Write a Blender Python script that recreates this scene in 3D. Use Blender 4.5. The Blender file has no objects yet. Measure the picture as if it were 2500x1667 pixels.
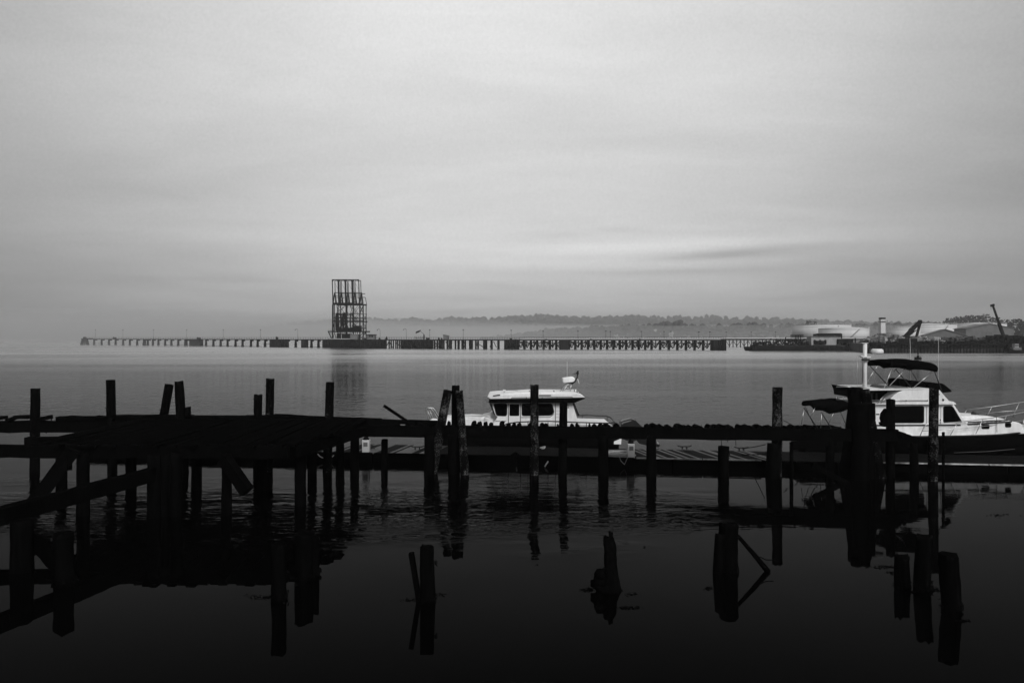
import bpy, math, random
from math import radians as R
from mathutils import Vector, Matrix, noise as mn
random.seed(7)
sc = bpy.context.scene
col = sc.collection

# ------------------------------------------------------------------ camera
EYE = 5.5; F = 1800.0; HOR = 824.0
cd = bpy.data.cameras.new('camera'); cam = bpy.data.objects.new('camera', cd); col.objects.link(cam)
cam.location = (0, 0, EYE); cam.rotation_euler = (R(90), 0, 0)
cd.sensor_width = 36; cd.lens = 36 * F / 2500; cd.shift_y = -9.5 / 2500
cd.clip_start = 0.1; cd.clip_end = 12000
sc.camera = cam

# ------------------------------------------------------------------ sky, sun, exposure
SUN_EL, SUN_AZ = 36.0, 162.0          # fill lamp added above and behind the viewer to brighten the boat sides
LOBE_AZ, LOBE_EL = -3.0, 31.0         # brightest part of the overcast
w = bpy.data.worlds.new('World'); sc.world = w; w.use_nodes = True
nt = w.node_tree; nt.nodes.clear()
def N(t, **k):
    n = nt.nodes.new(t)
    for a, b in k.items(): setattr(n, a, b)
    return n
def L(a, b): nt.links.new(a, b)
def math_(op, a, b=None, c=None, clamp=False):
    n = N('ShaderNodeMath', operation=op); n.use_clamp = clamp
    for i, v in enumerate((a, b, c)):
        if v is None: continue
        if isinstance(v, (int, float)): n.inputs[i].default_value = v
        else: L(v, n.inputs[i])
    return n.outputs[0]
def vmath(op, a, b):
    n = N('ShaderNodeVectorMath', operation=op)
    for i, v in enumerate((a, b)):
        if isinstance(v, tuple): n.inputs[i].default_value = v
        else: L(v, n.inputs[i])
    return n
tc = N('ShaderNodeTexCoord')
dirv = vmath('NORMALIZE', tc.outputs['Generated'], (0, 0, 0)).outputs[0]
sky = N('ShaderNodeTexSky', sky_type='NISHITA'); sky.sun_disc = False
sky.sun_elevation = R(SUN_EL); sky.sun_rotation = R(SUN_AZ); sky.dust_density = 6; sky.air_density = 1.5
bw = N('ShaderNodeRGBToBW'); L(sky.outputs[0], bw.inputs[0])
ld = (math.sin(R(LOBE_AZ)) * math.cos(R(LOBE_EL)), math.cos(R(LOBE_AZ)) * math.cos(R(LOBE_EL)), math.sin(R(LOBE_EL)))
dot = vmath('DOT_PRODUCT', dirv, ld).outputs['Value']
ang = math_('MULTIPLY', math_('ARCCOSINE', math_('MINIMUM', dot, 0.99999)), 180 / math.pi)
cr = N('ShaderNodeValToRGB'); L(math_('DIVIDE', ang, 90.0, clamp=True), cr.inputs[0])
e = cr.color_ramp; e.interpolation = 'B_SPLINE'
stops = [(0, .57), (6, .56), (13, .53), (21, .49), (26, .45), (31, .37), (37, .28), (42, .225), (50, .17), (90, .14)]
stops = [(p / 90, v) for p, v in stops]
e.elements[0].position = 0; e.elements[1].position = 1
for p, v in stops[1:-1]: e.elements.new(p)
for el, (p, v) in zip(sorted(e.elements, key=lambda q: q.position), stops):
    el.position = p; el.color = (v, v, v, 1)
# cloud deck: direction projected on a flat layer, so streaks flatten towards the horizon
sep = N('ShaderNodeSeparateXYZ'); L(dirv, sep.inputs[0])
zz = math_('ADD', math_('ABSOLUTE', sep.outputs[2]), 0.07)
cmb = N('ShaderNodeCombineXYZ')
L(math_('DIVIDE', sep.outputs[0], zz), cmb.inputs[0]); L(math_('DIVIDE', sep.outputs[1], zz), cmb.inputs[1])
mp = N('ShaderNodeMapping'); L(cmb.outputs[0], mp.inputs[0])
mp.inputs['Scale'].default_value = (0.34, 0.62, 1); mp.inputs['Rotation'].default_value = (0, 0, 0.28); mp.inputs['Location'].default_value = (3.1, 1.7, 0)
n1 = N('ShaderNodeTexNoise'); n1.inputs['Scale'].default_value = 1.0; n1.inputs['Detail'].default_value = 7; n1.inputs['Roughness'].default_value = .5; n1.inputs['Distortion'].default_value = .5
L(mp.outputs[0], n1.inputs['Vector'])
cl = math_('MULTIPLY_ADD', math_('SUBTRACT', n1.outputs[0], 0.5), 0.62, 1.0)
nm = N('ShaderNodeTexNoise'); nm.inputs['Scale'].default_value = 4.5; nm.inputs['Detail'].default_value = 9; nm.inputs['Roughness'].default_value = .68; nm.inputs['Distortion'].default_value = .8
L(mp.outputs[0], nm.inputs['Vector'])
cl = math_('MULTIPLY', cl, math_('MULTIPLY_ADD', math_('SUBTRACT', nm.outputs[0], 0.5), 0.2, 1.0))
gr = N('ShaderNodeTexNoise'); gr.inputs['Scale'].default_value = 280; gr.inputs['Detail'].default_value = 3; gr.inputs['Roughness'].default_value = .8
L(dirv, gr.inputs['Vector'])
cl = math_('MULTIPLY', cl, math_('MULTIPLY_ADD', math_('SUBTRACT', gr.outputs[0], 0.5), 0.30, 1.0))
# fine dark scud in thin bars low in the sky
mp2 = N('ShaderNodeMapping'); L(dirv, mp2.inputs[0]); mp2.inputs['Scale'].default_value = (3.6, 3.6, 30); mp2.inputs['Location'].default_value = (.55, 0, .35)
mp2.inputs['Rotation'].default_value = (0, R(3), 0)
n2 = N('ShaderNodeTexNoise'); n2.inputs['Scale'].default_value = 1.0; n2.inputs['Detail'].default_value = 5; n2.inputs['Distortion'].default_value = .4
L(mp2.outputs[0], n2.inputs['Vector'])
mr = N('ShaderNodeMapRange'); mr.interpolation_type = 'SMOOTHSTEP'; L(n2.outputs[0], mr.inputs[0])
for i, v in enumerate((.52, .72, 0, .15)): mr.inputs[i + 1].default_value = v
low = N('ShaderNodeMapRange'); low.interpolation_type = 'SMOOTHSTEP'; L(sep.outputs[2], low.inputs[0])
for i, v in enumerate((.07, .2, 1, 0)): low.inputs[i + 1].default_value = v
scud = math_('SUBTRACT', 1.0, math_('MULTIPLY', mr.outputs[0], low.outputs[0]))
# one long lens of darker cloud with a bright rim above the far shore
def lens(px, py, ax, ay, amp, tilt=0.0):
    az = math.atan((px - 1250) / F); el = math.atan((HOR - py) / F * math.cos(az))
    c = (math.sin(az) * math.cos(el), math.cos(az) * math.cos(el), math.sin(el))
    dx = vmath('DOT_PRODUCT', vmath('SUBTRACT', dirv, c).outputs[0], (math.cos(az), -math.sin(az), tilt)).outputs['Value']
    dz = vmath('DOT_PRODUCT', vmath('SUBTRACT', dirv, c).outputs[0], (-tilt * math.cos(az), tilt * math.sin(az), 1.0)).outputs['Value']
    wob = math_('MULTIPLY', math_('SUBTRACT', n2.outputs[0], .5), ay * 1.6)
    r2 = math_('ADD', math_('POWER', math_('ABSOLUTE', math_('DIVIDE', dx, ax)), 2), math_('POWER', math_('ABSOLUTE', math_('DIVIDE', math_('ADD', dz, wob), ay)), 2))
    return math_('SUBTRACT', 1.0, math_('MULTIPLY', math_('EXPONENT', math_('MULTIPLY', r2, -1.0)), amp))
f = math_('MULTIPLY', cl, scud)
for a in ((1775, 622, .085, .0065, .32, .05), (1540, 668, .20, .0055, .15, .01), (1380, 575, .05, .004, .07, .04), (1500, 560, .03, .003, .08, 0), (1640, 600, .2, .010, -.24, .02), (1500, 645, .22, .009, -.13, 0), (2450, 460, .08, .02, .07, 0)):
    f = math_('MULTIPLY', f, lens(*a))
fog_side = N('ShaderNodeMapRange'); fog_side.interpolation_type = 'SMOOTHSTEP'; L(sep.outputs[0], fog_side.inputs[0])
for i, v in enumerate((-.62, -.1, .86, 1.0)): fog_side.inputs[i + 1].default_value = v
cloud = math_('MULTIPLY', math_('MULTIPLY', math_('MULTIPLY', cr.outputs[0], f), fog_side.outputs[0]), 9.2)
tot = math_('ADD', math_('MULTIPLY', bw.outputs[0], 0.10), cloud)
bg = N('ShaderNodeBackground'); L(tot, bg.inputs[0]); bg.inputs[1].default_value = 0.1
wo = N('ShaderNodeOutputWorld'); L(bg.outputs[0], wo.inputs[0])

sd = bpy.data.lights.new('fill_sun', 'SUN'); sd.energy = 1.5; sd.angle = R(25); sd.color = (1, 1, 1)
so = bpy.data.objects.new('fill_sun', sd); col.objects.link(so)
sv = Vector((math.sin(R(SUN_AZ)) * math.cos(R(SUN_EL)), math.cos(R(SUN_AZ)) * math.cos(R(SUN_EL)), math.sin(R(SUN_EL))))
so.rotation_euler = sv.to_track_quat('Z', 'Y').to_euler(); so.location = (0, -20, 60)

sc.view_settings.view_transform = 'Standard'; sc.view_settings.look = 'None'
sc.view_settings.exposure = 0.6; sc.view_settings.gamma = 1.0; sc.view_settings.use_curve_mapping = False
HAZE = 0.00025
sc.cycles.volume_bounces = 3

# ------------------------------------------------------------------ helpers
def at(px, py, Y): return Vector(((px - 1250) / F * Y, Y, EYE - (py - HOR) / F * Y))
def X_(px, Y): return (px - 1250) / F * Y
def Z_(py, Y): return EYE - (py - HOR) / F * Y
def Yw(wl): return EYE * F / (wl - HOR)
WLOC = {}
def tag(o, label=None, cat=None, group=None, kind=None):
    if label: o['label'] = label
    if cat: o['category'] = cat
    if group: o['group'] = group
    if kind: o['kind'] = kind
    return o
def empty(name, loc, label, cat, group=None):
    o = bpy.data.objects.new(name, None); o.location = loc; o.empty_display_size = .2; col.objects.link(o)
    WLOC[o.name] = Vector(loc); return tag(o, label, cat, group)
def link_mesh(name, me, parent=None, loc=None):
    o = bpy.data.objects.new(name, me); col.objects.link(o)
    if parent: o.parent = parent
    if loc is not None: o.location = loc
    return o
class MB:
    def __init__(s): s.v = []; s.f = []; s.smooth = []
    def add(s, vs, fs, sm=False):
        b = len(s.v); s.v += [Vector(x) for x in vs]; s.f += [tuple(b + i for i in q) for q in fs]; s.smooth += [sm] * len(fs); return s
    def box(s, a, b):
        x0, y0, z0 = a; x1, y1, z1 = b
        return s.add([(x0,y0,z0),(x1,y0,z0),(x1,y1,z0),(x0,y1,z0),(x0,y0,z1),(x1,y0,z1),(x1,y1,z1),(x0,y1,z1)],
                     [(0,3,2,1),(4,5,6,7),(0,1,5,4),(1,2,6,5),(2,3,7,6),(3,0,4,7)])
    def rbox(s, c, size, rot=0, j=0):
        m = Matrix.Rotation(rot, 3, 'Z'); hx, hy, hz = [q / 2 for q in size]
        vs = [Vector(c) + m @ Vector((sx*hx, sy*hy, sz*hz)) + Vector((random.uniform(-j,j), random.uniform(-j,j), random.uniform(-j,j)))
              for sz in (-1,1) for sx, sy in ((-1,-1),(1,-1),(1,1),(-1,1))]
        return s.add(vs, [(0,3,2,1),(4,5,6,7),(0,1,5,4),(1,2,6,5),(2,3,7,6),(3,0,4,7)])
    def beam(s, p, q, w, h, up=(0,0,1)):
        p, q = Vector(p), Vector(q); d = (q - p).normalized(); u = Vector(up)
        if abs(d.dot(u)) > .95: u = Vector((0, 1, 0))
        r = d.cross(u).normalized(); t = r.cross(d)
        vs = [e + r * (sx * w / 2) + t * (sz * h / 2) for e in (p, q) for sx, sz in ((-1,-1),(1,-1),(1,1),(-1,1))]
        return s.add(vs, [(0,1,2,3),(7,6,5,4),(0,4,5,1),(1,5,6,2),(2,6,7,3),(3,7,4,0)])
    def tube(s, pts, r, n=6, r2=None):
        pts = [Vector(p) for p in pts]; rings = []; b = len(s.v)
        for i, p in enumerate(pts):
            d = (pts[min(i+1, len(pts)-1)] - pts[max(i-1, 0)]).normalized()
            u = Vector((0,0,1)) if abs(d.z) < .9 else Vector((0,1,0))
            a = d.cross(u).normalized(); c = a.cross(d)
            rr = r if r2 is None else r + (r2 - r) * i / (len(pts) - 1)
            s.v += [p + (a * math.cos(2*math.pi*k/n) + c * math.sin(2*math.pi*k/n)) * rr for k in range(n)]
        for i in range(len(pts) - 1):
            for k in range(n):
                s.f.append((b+i*n+k, b+i*n+(k+1)%n, b+(i+1)*n+(k+1)%n, b+(i+1)*n+k)); s.smooth.append(True)
        s.f.append(tuple(b + k for k in range(n))[::-1]); s.smooth.append(False)
        s.f.append(tuple(b + (len(pts)-1)*n + k for k in range(n))); s.smooth.append(False)
        return s
    def prism(s, poly, y0, y1, sm=False):
        """poly in x,z; extruded from y0 to y1"""
        n = len(poly); a = [(x, y0, z) for x, z in poly]; c = [(x, y1, z) for x, z in poly]
        fs = [tuple(range(n))[::-1], tuple(range(n, 2*n))] + [(i, (i+1)%n, n+(i+1)%n, n+i) for i in range(n)]
        return s.add(a + c, fs, sm)
    def lathe(s, c, prof, n=16):
        b = len(s.v); c = Vector(c)
        for r, z in prof: s.v += [c + Vector((r*math.cos(2*math.pi*k/n), r*math.sin(2*math.pi*k/n), z)) for k in range(n)]
        for i in range(len(prof)-1):
            for k in range(n): s.f.append((b+i*n+k, b+i*n+(k+1)%n, b+(i+1)*n+(k+1)%n, b+(i+1)*n+k)); s.smooth.append(True)
        s.f.append(tuple(b+k for k in range(n))[::-1]); s.smooth.append(False)
        s.f.append(tuple(b+(len(prof)-1)*n+k for k in range(n))); s.smooth.append(False)
        return s
    def build(s, name, mat, parent=None, loc=None, bevel=0, rot=0):
        org = Vector(loc) if loc is not None else (WLOC[parent.name] if parent else Vector((0,0,0)))
        porg = WLOC[parent.name] if parent else Vector((0,0,0))
        me = bpy.data.meshes.new(name)
        me.from_pydata([v - org for v in s.v], [], s.f); me.materials.append(mat)
        me.polygons.foreach_set('use_smooth', s.smooth); me.update()
        import bmesh
        bm = bmesh.new(); bm.from_mesh(me); bmesh.ops.recalc_face_normals(bm, faces=bm.faces)
        if bevel:
            es = [e for e in bm.edges if len(e.link_faces) == 2 and e.calc_face_angle(0) > .6]
            bmesh.ops.bevel(bm, geom=es, offset=bevel, segments=2, profile=.5, affect='EDGES', clamp_overlap=True)
        bm.to_mesh(me); bm.free()
        o = link_mesh(name, me, parent, org - porg if parent else org)
        WLOC[o.name] = org
        return o

def mat(name, c0, c1=None, rough=.6, metal=0, scale=4, spec=.5, bump=0, lichen=None, stretch=(1,1,1), detail=5, coat=0):
    m = bpy.data.materials.new(name); m.use_nodes = True; t = m.node_tree; b = t.nodes['Principled BSDF']
    b.inputs['Roughness'].default_value = rough; b.inputs['Metallic'].default_value = metal
    b.inputs['Specular IOR Level'].default_value = spec; b.inputs['Coat Weight'].default_value = coat
    c1 = c1 if c1 is not None else c0 * .8
    tcn = t.nodes.new('ShaderNodeTexCoord'); mpn = t.nodes.new('ShaderNodeMapping'); mpn.inputs['Scale'].default_value = stretch
    t.links.new(tcn.outputs['Object'], mpn.inputs[0])
    n = t.nodes.new('ShaderNodeTexNoise'); n.inputs['Scale'].default_value = scale; n.inputs['Detail'].default_value = detail; n.inputs['Roughness'].default_value = .62
    t.links.new(mpn.outputs[0], n.inputs['Vector'])
    r = t.nodes.new('ShaderNodeValToRGB'); r.color_ramp.elements[0].position = .35; r.color_ramp.elements[1].position = .65
    r.color_ramp.elements[0].color = (c1, c1, c1, 1); r.color_ramp.elements[1].color = (c0, c0, c0, 1)
    t.links.new(n.outputs[0], r.inputs[0]); out = r.outputs[0]
    if lichen:
        amt, lc = lichen
        n3 = t.nodes.new('ShaderNodeTexNoise'); n3.inputs['Scale'].default_value = 20; n3.inputs['Detail'].default_value = 6; n3.inputs['Roughness'].default_value = .75
        t.links.new(tcn.outputs['Object'], n3.inputs['Vector'])
        n4 = t.nodes.new('ShaderNodeTexNoise'); n4.inputs['Scale'].default_value = 2.2
        t.links.new(tcn.outputs['Object'], n4.inputs['Vector'])
        ma = t.nodes.new('ShaderNodeMath'); ma.operation = 'MULTIPLY_ADD'; t.links.new(n4.outputs[0], ma.inputs[0]); ma.inputs[1].default_value = .45; ma.inputs[2].default_value = -.22
        ad = t.nodes.new('ShaderNodeMath'); ad.operation = 'ADD'; t.links.new(n3.outputs[0], ad.inputs[0]); t.links.new(ma.outputs[0], ad.inputs[1])
        g = t.nodes.new('ShaderNodeMapRange'); t.links.new(ad.outputs[0], g.inputs[0]); g.inputs[1].default_value = amt; g.inputs[2].default_value = amt + .06
        mx = t.nodes.new('ShaderNodeMix'); mx.data_type = 'RGBA'; t.links.new(g.outputs[0], mx.inputs[0]); t.links.new(out, mx.inputs[6]); mx.inputs[7].default_value = (lc, lc, lc, 1)
        out = mx.outputs[2]
    t.links.new(out, b.inputs['Base Color'])
    if bump:
        bn = t.nodes.new('ShaderNodeBump'); bn.inputs['Strength'].default_value = .6; bn.inputs['Distance'].default_value = bump
        t.links.new(n.outputs[0], bn.inputs['Height']); t.links.new(bn.outputs[0], b.inputs['Normal'])
    return m
M = dict(
    wood=mat('creosoted_wood', .0028, .0012, 1, scale=5, spec=0, bump=.01, stretch=(3, 3, .4)),
    lichen=mat('lichened_wood', .003, .0012, 1, scale=5, spec=0, bump=.01, stretch=(3, 3, .4), lichen=(.55, .085)),
    lichen2=mat('lightly_lichened_wood', .003, .0012, 1, scale=5, spec=0, bump=.01, stretch=(3, 3, .4), lichen=(.60, .06)),
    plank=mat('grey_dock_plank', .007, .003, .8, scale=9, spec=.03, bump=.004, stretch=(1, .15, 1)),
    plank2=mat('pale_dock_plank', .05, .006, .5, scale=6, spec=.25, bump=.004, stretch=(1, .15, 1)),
    edge=mat('dock_edge_strip', .5, .12, .7, scale=3),
    dockside=mat('wet_dock_side', .0025, .0012, 1, spec=0),
    white=mat('white_gelcoat', .82, .64, .4, scale=2.5, spec=.5, stretch=(1.5, 1, .5)),
    white2=mat('weathered_white_paint', .62, .52, .5, scale=2.5),
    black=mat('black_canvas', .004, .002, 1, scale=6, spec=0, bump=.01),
    hullblack=mat('dark_hull_paint', .003, .002, .6, spec=.03),
    glass=mat('dark_tinted_glass', .003, .002, .12, spec=.04),
    rubber=mat('window_rubber', .03, .02, .7, spec=.2),
    steel=mat('stainless_steel', .62, .5, .3, metal=.9),
    darksteel=mat('dark_painted_rail', .02, .012, .5, spec=.2),
    cowl=mat('outboard_cowl', .012, .009, .35, spec=.3),
    tarp=mat('grey_tarp', .12, .05, .85, scale=5, bump=.03),
    rope=mat('pale_rope', .45, .3, .9, scale=20),
    rust=mat('rusty_steelwork', .010, .004, .95, scale=.7, spec=0),
    conc=mat('stained_concrete', .022, .006, .9, scale=.35, spec=.1, stretch=(2.5, 1, .4)),
    cabinw=mat('dull_white_cladding', .34, .24, .7, scale=.5, stretch=(3, 1, .5)),
    wallq=mat('grey_quay_concrete', .09, .01, .95, scale=.22, spec=.05, stretch=(1, 1, 2)),
    concl=mat('pale_concrete', .34, .24, .9, scale=.5),
    pipe=mat('pale_pipeline', .5, .4, .6, scale=.2),
    tank=mat('white_tank_paint', .60, .55, .7, scale=.5, stretch=(1, 1, .15)),
    roof=mat('grey_sheet_roof', .12, .09, .7, scale=.4, stretch=(6, 1, 1)),
    wallg=mat('grey_shed_wall', .15, .11, .8, scale=.4),
    dark=mat('dark_equipment', .012, .004, .9, scale=1, spec=0),
    scrap=mat('broken_scrap', .34, .04, .85, scale=.5),
    scrap2=mat('mixed_scrap', .09, .015, .9, scale=.5),
    land=mat('gravel_yard', .1, .05, .95, scale=.2),
    leaf=mat('distant_foliage', .05, .022, .95, scale=.12, spec=.05),
    leafdark=mat('shore_foliage', .045, .02, .95, scale=.2, spec=.05),
    weed=mat('wet_weed', .003, .002, 1, spec=0),
)

# ------------------------------------------------------------------ water
def water():
    me = bpy.data.meshes.new('water')
    me.from_pydata([(-4500, -60, 0), (4500, -60, 0), (4500, 7600, 0), (-4500, 7600, 0)], [], [(0,1,2,3)])
    m = bpy.data.materials.new('harbour_water'); m.use_nodes = True; t = m.node_tree; t.nodes.clear()
    def n(k, **a):
        x = t.nodes.new(k)
        for p, v in a.items(): setattr(x, p, v)
        return x
    def mt(op, a, b=None, c=None, clamp=False):
        x = n('ShaderNodeMath', operation=op); x.use_clamp = clamp
        for i, v in enumerate((a, b, c)):
            if v is None: continue
            if isinstance(v, (int, float)): x.inputs[i].default_value = v
            else: t.links.new(v, x.inputs[i])
        return x.outputs[0]
    g = n('ShaderNodeNewGeometry'); s = n('ShaderNodeSeparateXYZ'); t.links.new(g.outputs['Position'], s.inputs[0])
    def noise(scale, stretch=(1,1,1), det=3, rot=0, dist=0):
        mpp = n('ShaderNodeMapping'); t.links.new(g.outputs['Position'], mpp.inputs[0]); mpp.inputs['Scale'].default_value = stretch; mpp.inputs['Rotation'].default_value = (0, 0, rot)
        x = n('ShaderNodeTexNoise'); x.inputs['Scale'].default_value = scale; x.inputs['Detail'].default_value = det; x.inputs['Distortion'].default_value = dist
        t.links.new(mpp.outputs[0], x.inputs['Vector']); return x.outputs[0]
    def rng(v, a, b, c, d):
        x = n('ShaderNodeMapRange', interpolation_type='SMOOTHSTEP'); t.links.new(v, x.inputs[0])
        for i, q in enumerate((a, b, c, d)): x.inputs[i+1].default_value = q
        return x.outputs[0]
    X, Y = s.outputs[0], s.outputs[1]
    patch = noise(.11, (1, 1.6, 1), 3, .3, .6)
    # wind-ruffled belt under the old pier (calm near the viewer and to the right)
    yb = mt('ADD', Y, mt('MULTIPLY', mt('SUBTRACT', patch, .5), 9.0))
    belt = mt('MULTIPLY', rng(yb, 18.8, 21.3, 0, 1), rng(yb, 26.0, 29.5, 1, .22))
    belt = mt('MULTIPLY', belt, rng(mt('ADD', X, mt('MULTIPLY', patch, 6.0)), 5.0, 12.0, 1, .08))
    far = rng(Y, 33, 60, .0, 1)
    chop = noise(.8, (1, 1, 1), 3, .3, .2)
    wide = noise(.02, (.35, 1.6, 1), 4, .05, .4)
    gust = rng(wide, .38, .62, .3, 1.7)
    fine = noise(4.0, (.5, 1.4, 1), 2, .35, .5)
    amp = rng(noise(.45, (.5, 1.2, 1), 2, .2), .36, .62, .45, 1.6)
    mid = noise(1.5, (.5, 1.5, 1), 2, .25, .4)
    big = noise(.16, (.5, 1.3, 1), 3, .1)
    calm = noise(.9, (.5, 1.3, 1), 2, .2)
    h = mt('MULTIPLY', mt('MULTIPLY', mt('MULTIPLY', fine, belt), amp), .014)
    h = mt('ADD', h, mt('MULTIPLY', mt('MULTIPLY', mt('MULTIPLY', mid, belt), amp), .016))
    h = mt('ADD', h, mt('MULTIPLY', calm, .0016))
    h = mt('ADD', h, mt('MULTIPLY', mt('MULTIPLY', mt('MULTIPLY', chop, far), gust), .045))
    h = mt('ADD', h, mt('MULTIPLY', mt('MULTIPLY', fine, far), .006))
    h = mt('ADD', h, mt('MULTIPLY', mt('MULTIPLY', big, far), .035))
    bp = n('ShaderNodeBump'); bp.inputs['Strength'].default_value = 1; bp.inputs['Distance'].default_value = 1; t.links.new(h, bp.inputs['Height'])
    fr = n('ShaderNodeFresnel'); fr.inputs[0].default_value = 1.33; t.links.new(bp.outputs[0], fr.inputs['Normal'])
    fac = mt('SUBTRACT', mt('MULTIPLY', mt('POWER', fr.outputs[0], 2.0), .98), .0036, clamp=True)
    gl = n('ShaderNodeBsdfGlossy'); gl.inputs['Roughness'].default_value = .02; t.links.new(bp.outputs[0], gl.inputs['Normal'])
    t.links.new(mt('MULTIPLY', rng(Y, 30, 250, .015, .27), rng(wide, .36, .64, .7, 1.2)), gl.inputs['Roughness'])
    df = n('ShaderNodeBsdfDiffuse'); df.inputs[0].default_value = (.001, .001, .001, 1)
    mx = n('ShaderNodeMixShader'); t.links.new(fac, mx.inputs[0]); t.links.new(df.outputs[0], mx.inputs[1]); t.links.new(gl.outputs[0], mx.inputs[2])
    o = n('ShaderNodeOutputMaterial'); t.links.new(mx.outputs[0], o.inputs[0])
    me.materials.append(m); ob = link_mesh('water', me); tag(ob, kind='structure')
water()

# ------------------------------------------------------------------ haze
def haze_box(name, a, b, dens, kind='stuff', g=.6):
    mb = MB().box(a, b); m = bpy.data.materials.new(name + '_air'); m.use_nodes = True; t = m.node_tree; t.nodes.clear()
    pv = t.nodes.new('ShaderNodeVolumePrincipled'); pv.inputs['Color'].default_value = (.995, .995, .995, 1); pv.inputs['Density'].default_value = dens; pv.inputs['Anisotropy'].default_value = g
    o = t.nodes.new('ShaderNodeOutputMaterial'); t.links.new(pv.outputs[0], o.inputs['Volume'])
    ob = mb.build(name, m); tag(ob, kind=kind); return ob
haze_box('haze', (-4600, -80, -1), (4600, 7700, 140), HAZE)

def mist_bank():
    nx, ny = 60, 30; top = []; 
    def front(x): return 270 + 640 * min(1, max(0, (x + 330) / 500)) ** 1.3
    for j in range(ny + 1):
        for i in range(nx + 1):
            x = -3400 + 6900 * i / nx; Y = front(x) + (2650 - front(x)) * j / ny
            lf = min(1, max(0, (60 - x) / 520 * 1.0))
            h = 30 + 8 * lf + 8 * mn.noise(Vector((x * .004, Y * .004, 3))) + 4 * mn.noise(Vector((x * .015, Y * .01, 7)))
            h = max(2.2, h * min(1, .05 + j / 7) * min(1, .15 + (ny - j) / 3) * min(1, .2 + (nx - i) / 8) * min(1, .3 + i / 6))
            top.append((x, Y, h))
    n = len(top); v = top + [(x, y, .35) for x, y, _ in top]; f = []
    for j in range(ny):
        for i in range(nx):
            a = j * (nx + 1) + i; f += [(a, a + 1, a + nx + 2, a + nx + 1), (n + a, n + a + nx + 1, n + a + nx + 2, n + a + 1)]
    for i in range(nx): a = i; b = ny * (nx + 1) + i; f += [(a, n + a, n + a + 1, a + 1), (b, b + 1, n + b + 1, n + b)]
    for j in range(ny): a = j * (nx + 1); b = a + nx; f += [(a, a + nx + 1, n + a + nx + 1, n + a), (b, n + b, n + b + nx + 1, b + nx + 1)]
    m = bpy.data.materials.new('mist_air'); m.use_nodes = True; t = m.node_tree; t.nodes.clear()
    pv = t.nodes.new('ShaderNodeVolumePrincipled'); pv.inputs['Color'].default_value = (.995, .995, .995, 1); pv.inputs['Density'].default_value = .0015; pv.inputs['Anisotropy'].default_value = .6
    o = t.nodes.new('ShaderNodeOutputMaterial'); t.links.new(pv.outputs[0], o.inputs['Volume'])
    me = bpy.data.meshes.new('fog_bank'); me.from_pydata(v, [], f); me.materials.append(m); tag(link_mesh('fog_bank', me), 'low fog bank lying on the far water', kind='stuff')
mist_bank()

# ------------------------------------------------------------------ far hills and woods
def interp(pts, x):
    if x <= pts[0][0]: return pts[0][1]
    for (a, b), (c, d) in zip(pts, pts[1:]):
        if x <= c: return b + (d - b) * (x - a) / (c - a)
    return pts[-1][1]
RIDGE = [(-400, 819), (100, 818), (500, 814), (640, 802), (760, 786), (880, 777), (1000, 777), (1060, 779), (1120, 775), (1200, 775), (1280, 769), (1340, 768), (1440, 772), (1480, 771), (1530, 768), (1570, 772), (1640, 771), (1700, 771), (1800, 772), (1880, 775), (1950, 780), (2050, 783), (2150, 786), (2300, 790), (2500, 792), (2900, 796)]
def hills():
    YR, Y0 = 3500.0, 2700.0; v = []; f = []; nx = 120; ny = 8
    for j in range(ny + 1):
        for i in range(nx + 1):
            px = -500 + 3500 * i / nx; tt = j / ny; Y = Y0 + (3900 - Y0) * tt
            top = Z_(interp(RIDGE, px), YR) - 14
            hgt = top * min(1, (Y - Y0) / (YR - Y0)) ** .6 if Y < YR else top * (1 - .3 * (Y - YR) / 500)
            v.append((X_(px, YR), Y, hgt - 1.0 * (j == 0)))
    for j in range(ny):
        for i in range(nx): a = j * (nx+1) + i; f.append((a, a+1, a+nx+2, a+nx+1))
    me = bpy.data.meshes.new('hills'); me.from_pydata(v, [], f); me.materials.append(M['leaf'])
    tag(link_mesh('hills', me), kind='structure')
hills()
import bmesh
_b = bmesh.new(); bmesh.ops.create_icosphere(_b, subdivisions=1, radius=1); ICO_V = [v.co.copy() for v in _b.verts]; ICO_F = [tuple(x.index for x in q.verts) for q in _b.faces]; _b.free()
_b = bmesh.new(); bmesh.ops.create_icosphere(_b, subdivisions=2, radius=1); ICO2_V = [v.co.copy() for v in _b.verts]; ICO2_F = [tuple(x.index for x in q.verts) for q in _b.faces]; _b.free()
def blob(mb_v, mb_f, c, rx, rz, hi=False):
    V, Fc = (ICO2_V, ICO2_F) if hi else (ICO_V, ICO_F); b = len(mb_v); off = Vector((random.random()*50, random.random()*50, 0))
    for q in V:
        k = 1 + .45 * mn.noise(q * 1.7 + off) + random.uniform(-.13, .13)
        mb_v.append((c[0] + q.x*rx*k, c[1] + q.y*rx*k, c[2] + q.z*rz*k))
    mb_f += [tuple(b + i for i in t) for t in Fc]
def wood(name, label_kind, pts, mtl):
    v = []; f = []
    for (x, y, z, r) in pts: blob(v, f, (x, y, z), r, r * random.uniform(.7, 1.1))
    me = bpy.data.meshes.new(name); me.from_pydata(v, [], f); me.materials.append(mtl); o = link_mesh(name, me); tag(o, kind='stuff', label=label_kind); return o
pts = []
for i in range(2600):
    px = random.uniform(-300, 2900); YR = 3500; tt = random.random() ** .7
    Y = 2750 + 750 * tt; top = Z_(interp(RIDGE, px), YR)
    z = (top - 15) * ((Y - 2700) / 800) ** .6
    pts.append((X_(px, YR), Y, z + random.uniform(1, 12), random.uniform(8, 16)))
wood('far_woodland', 'pale misty woodland covering the low hills across the water', pts, M['leaf'])
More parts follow.
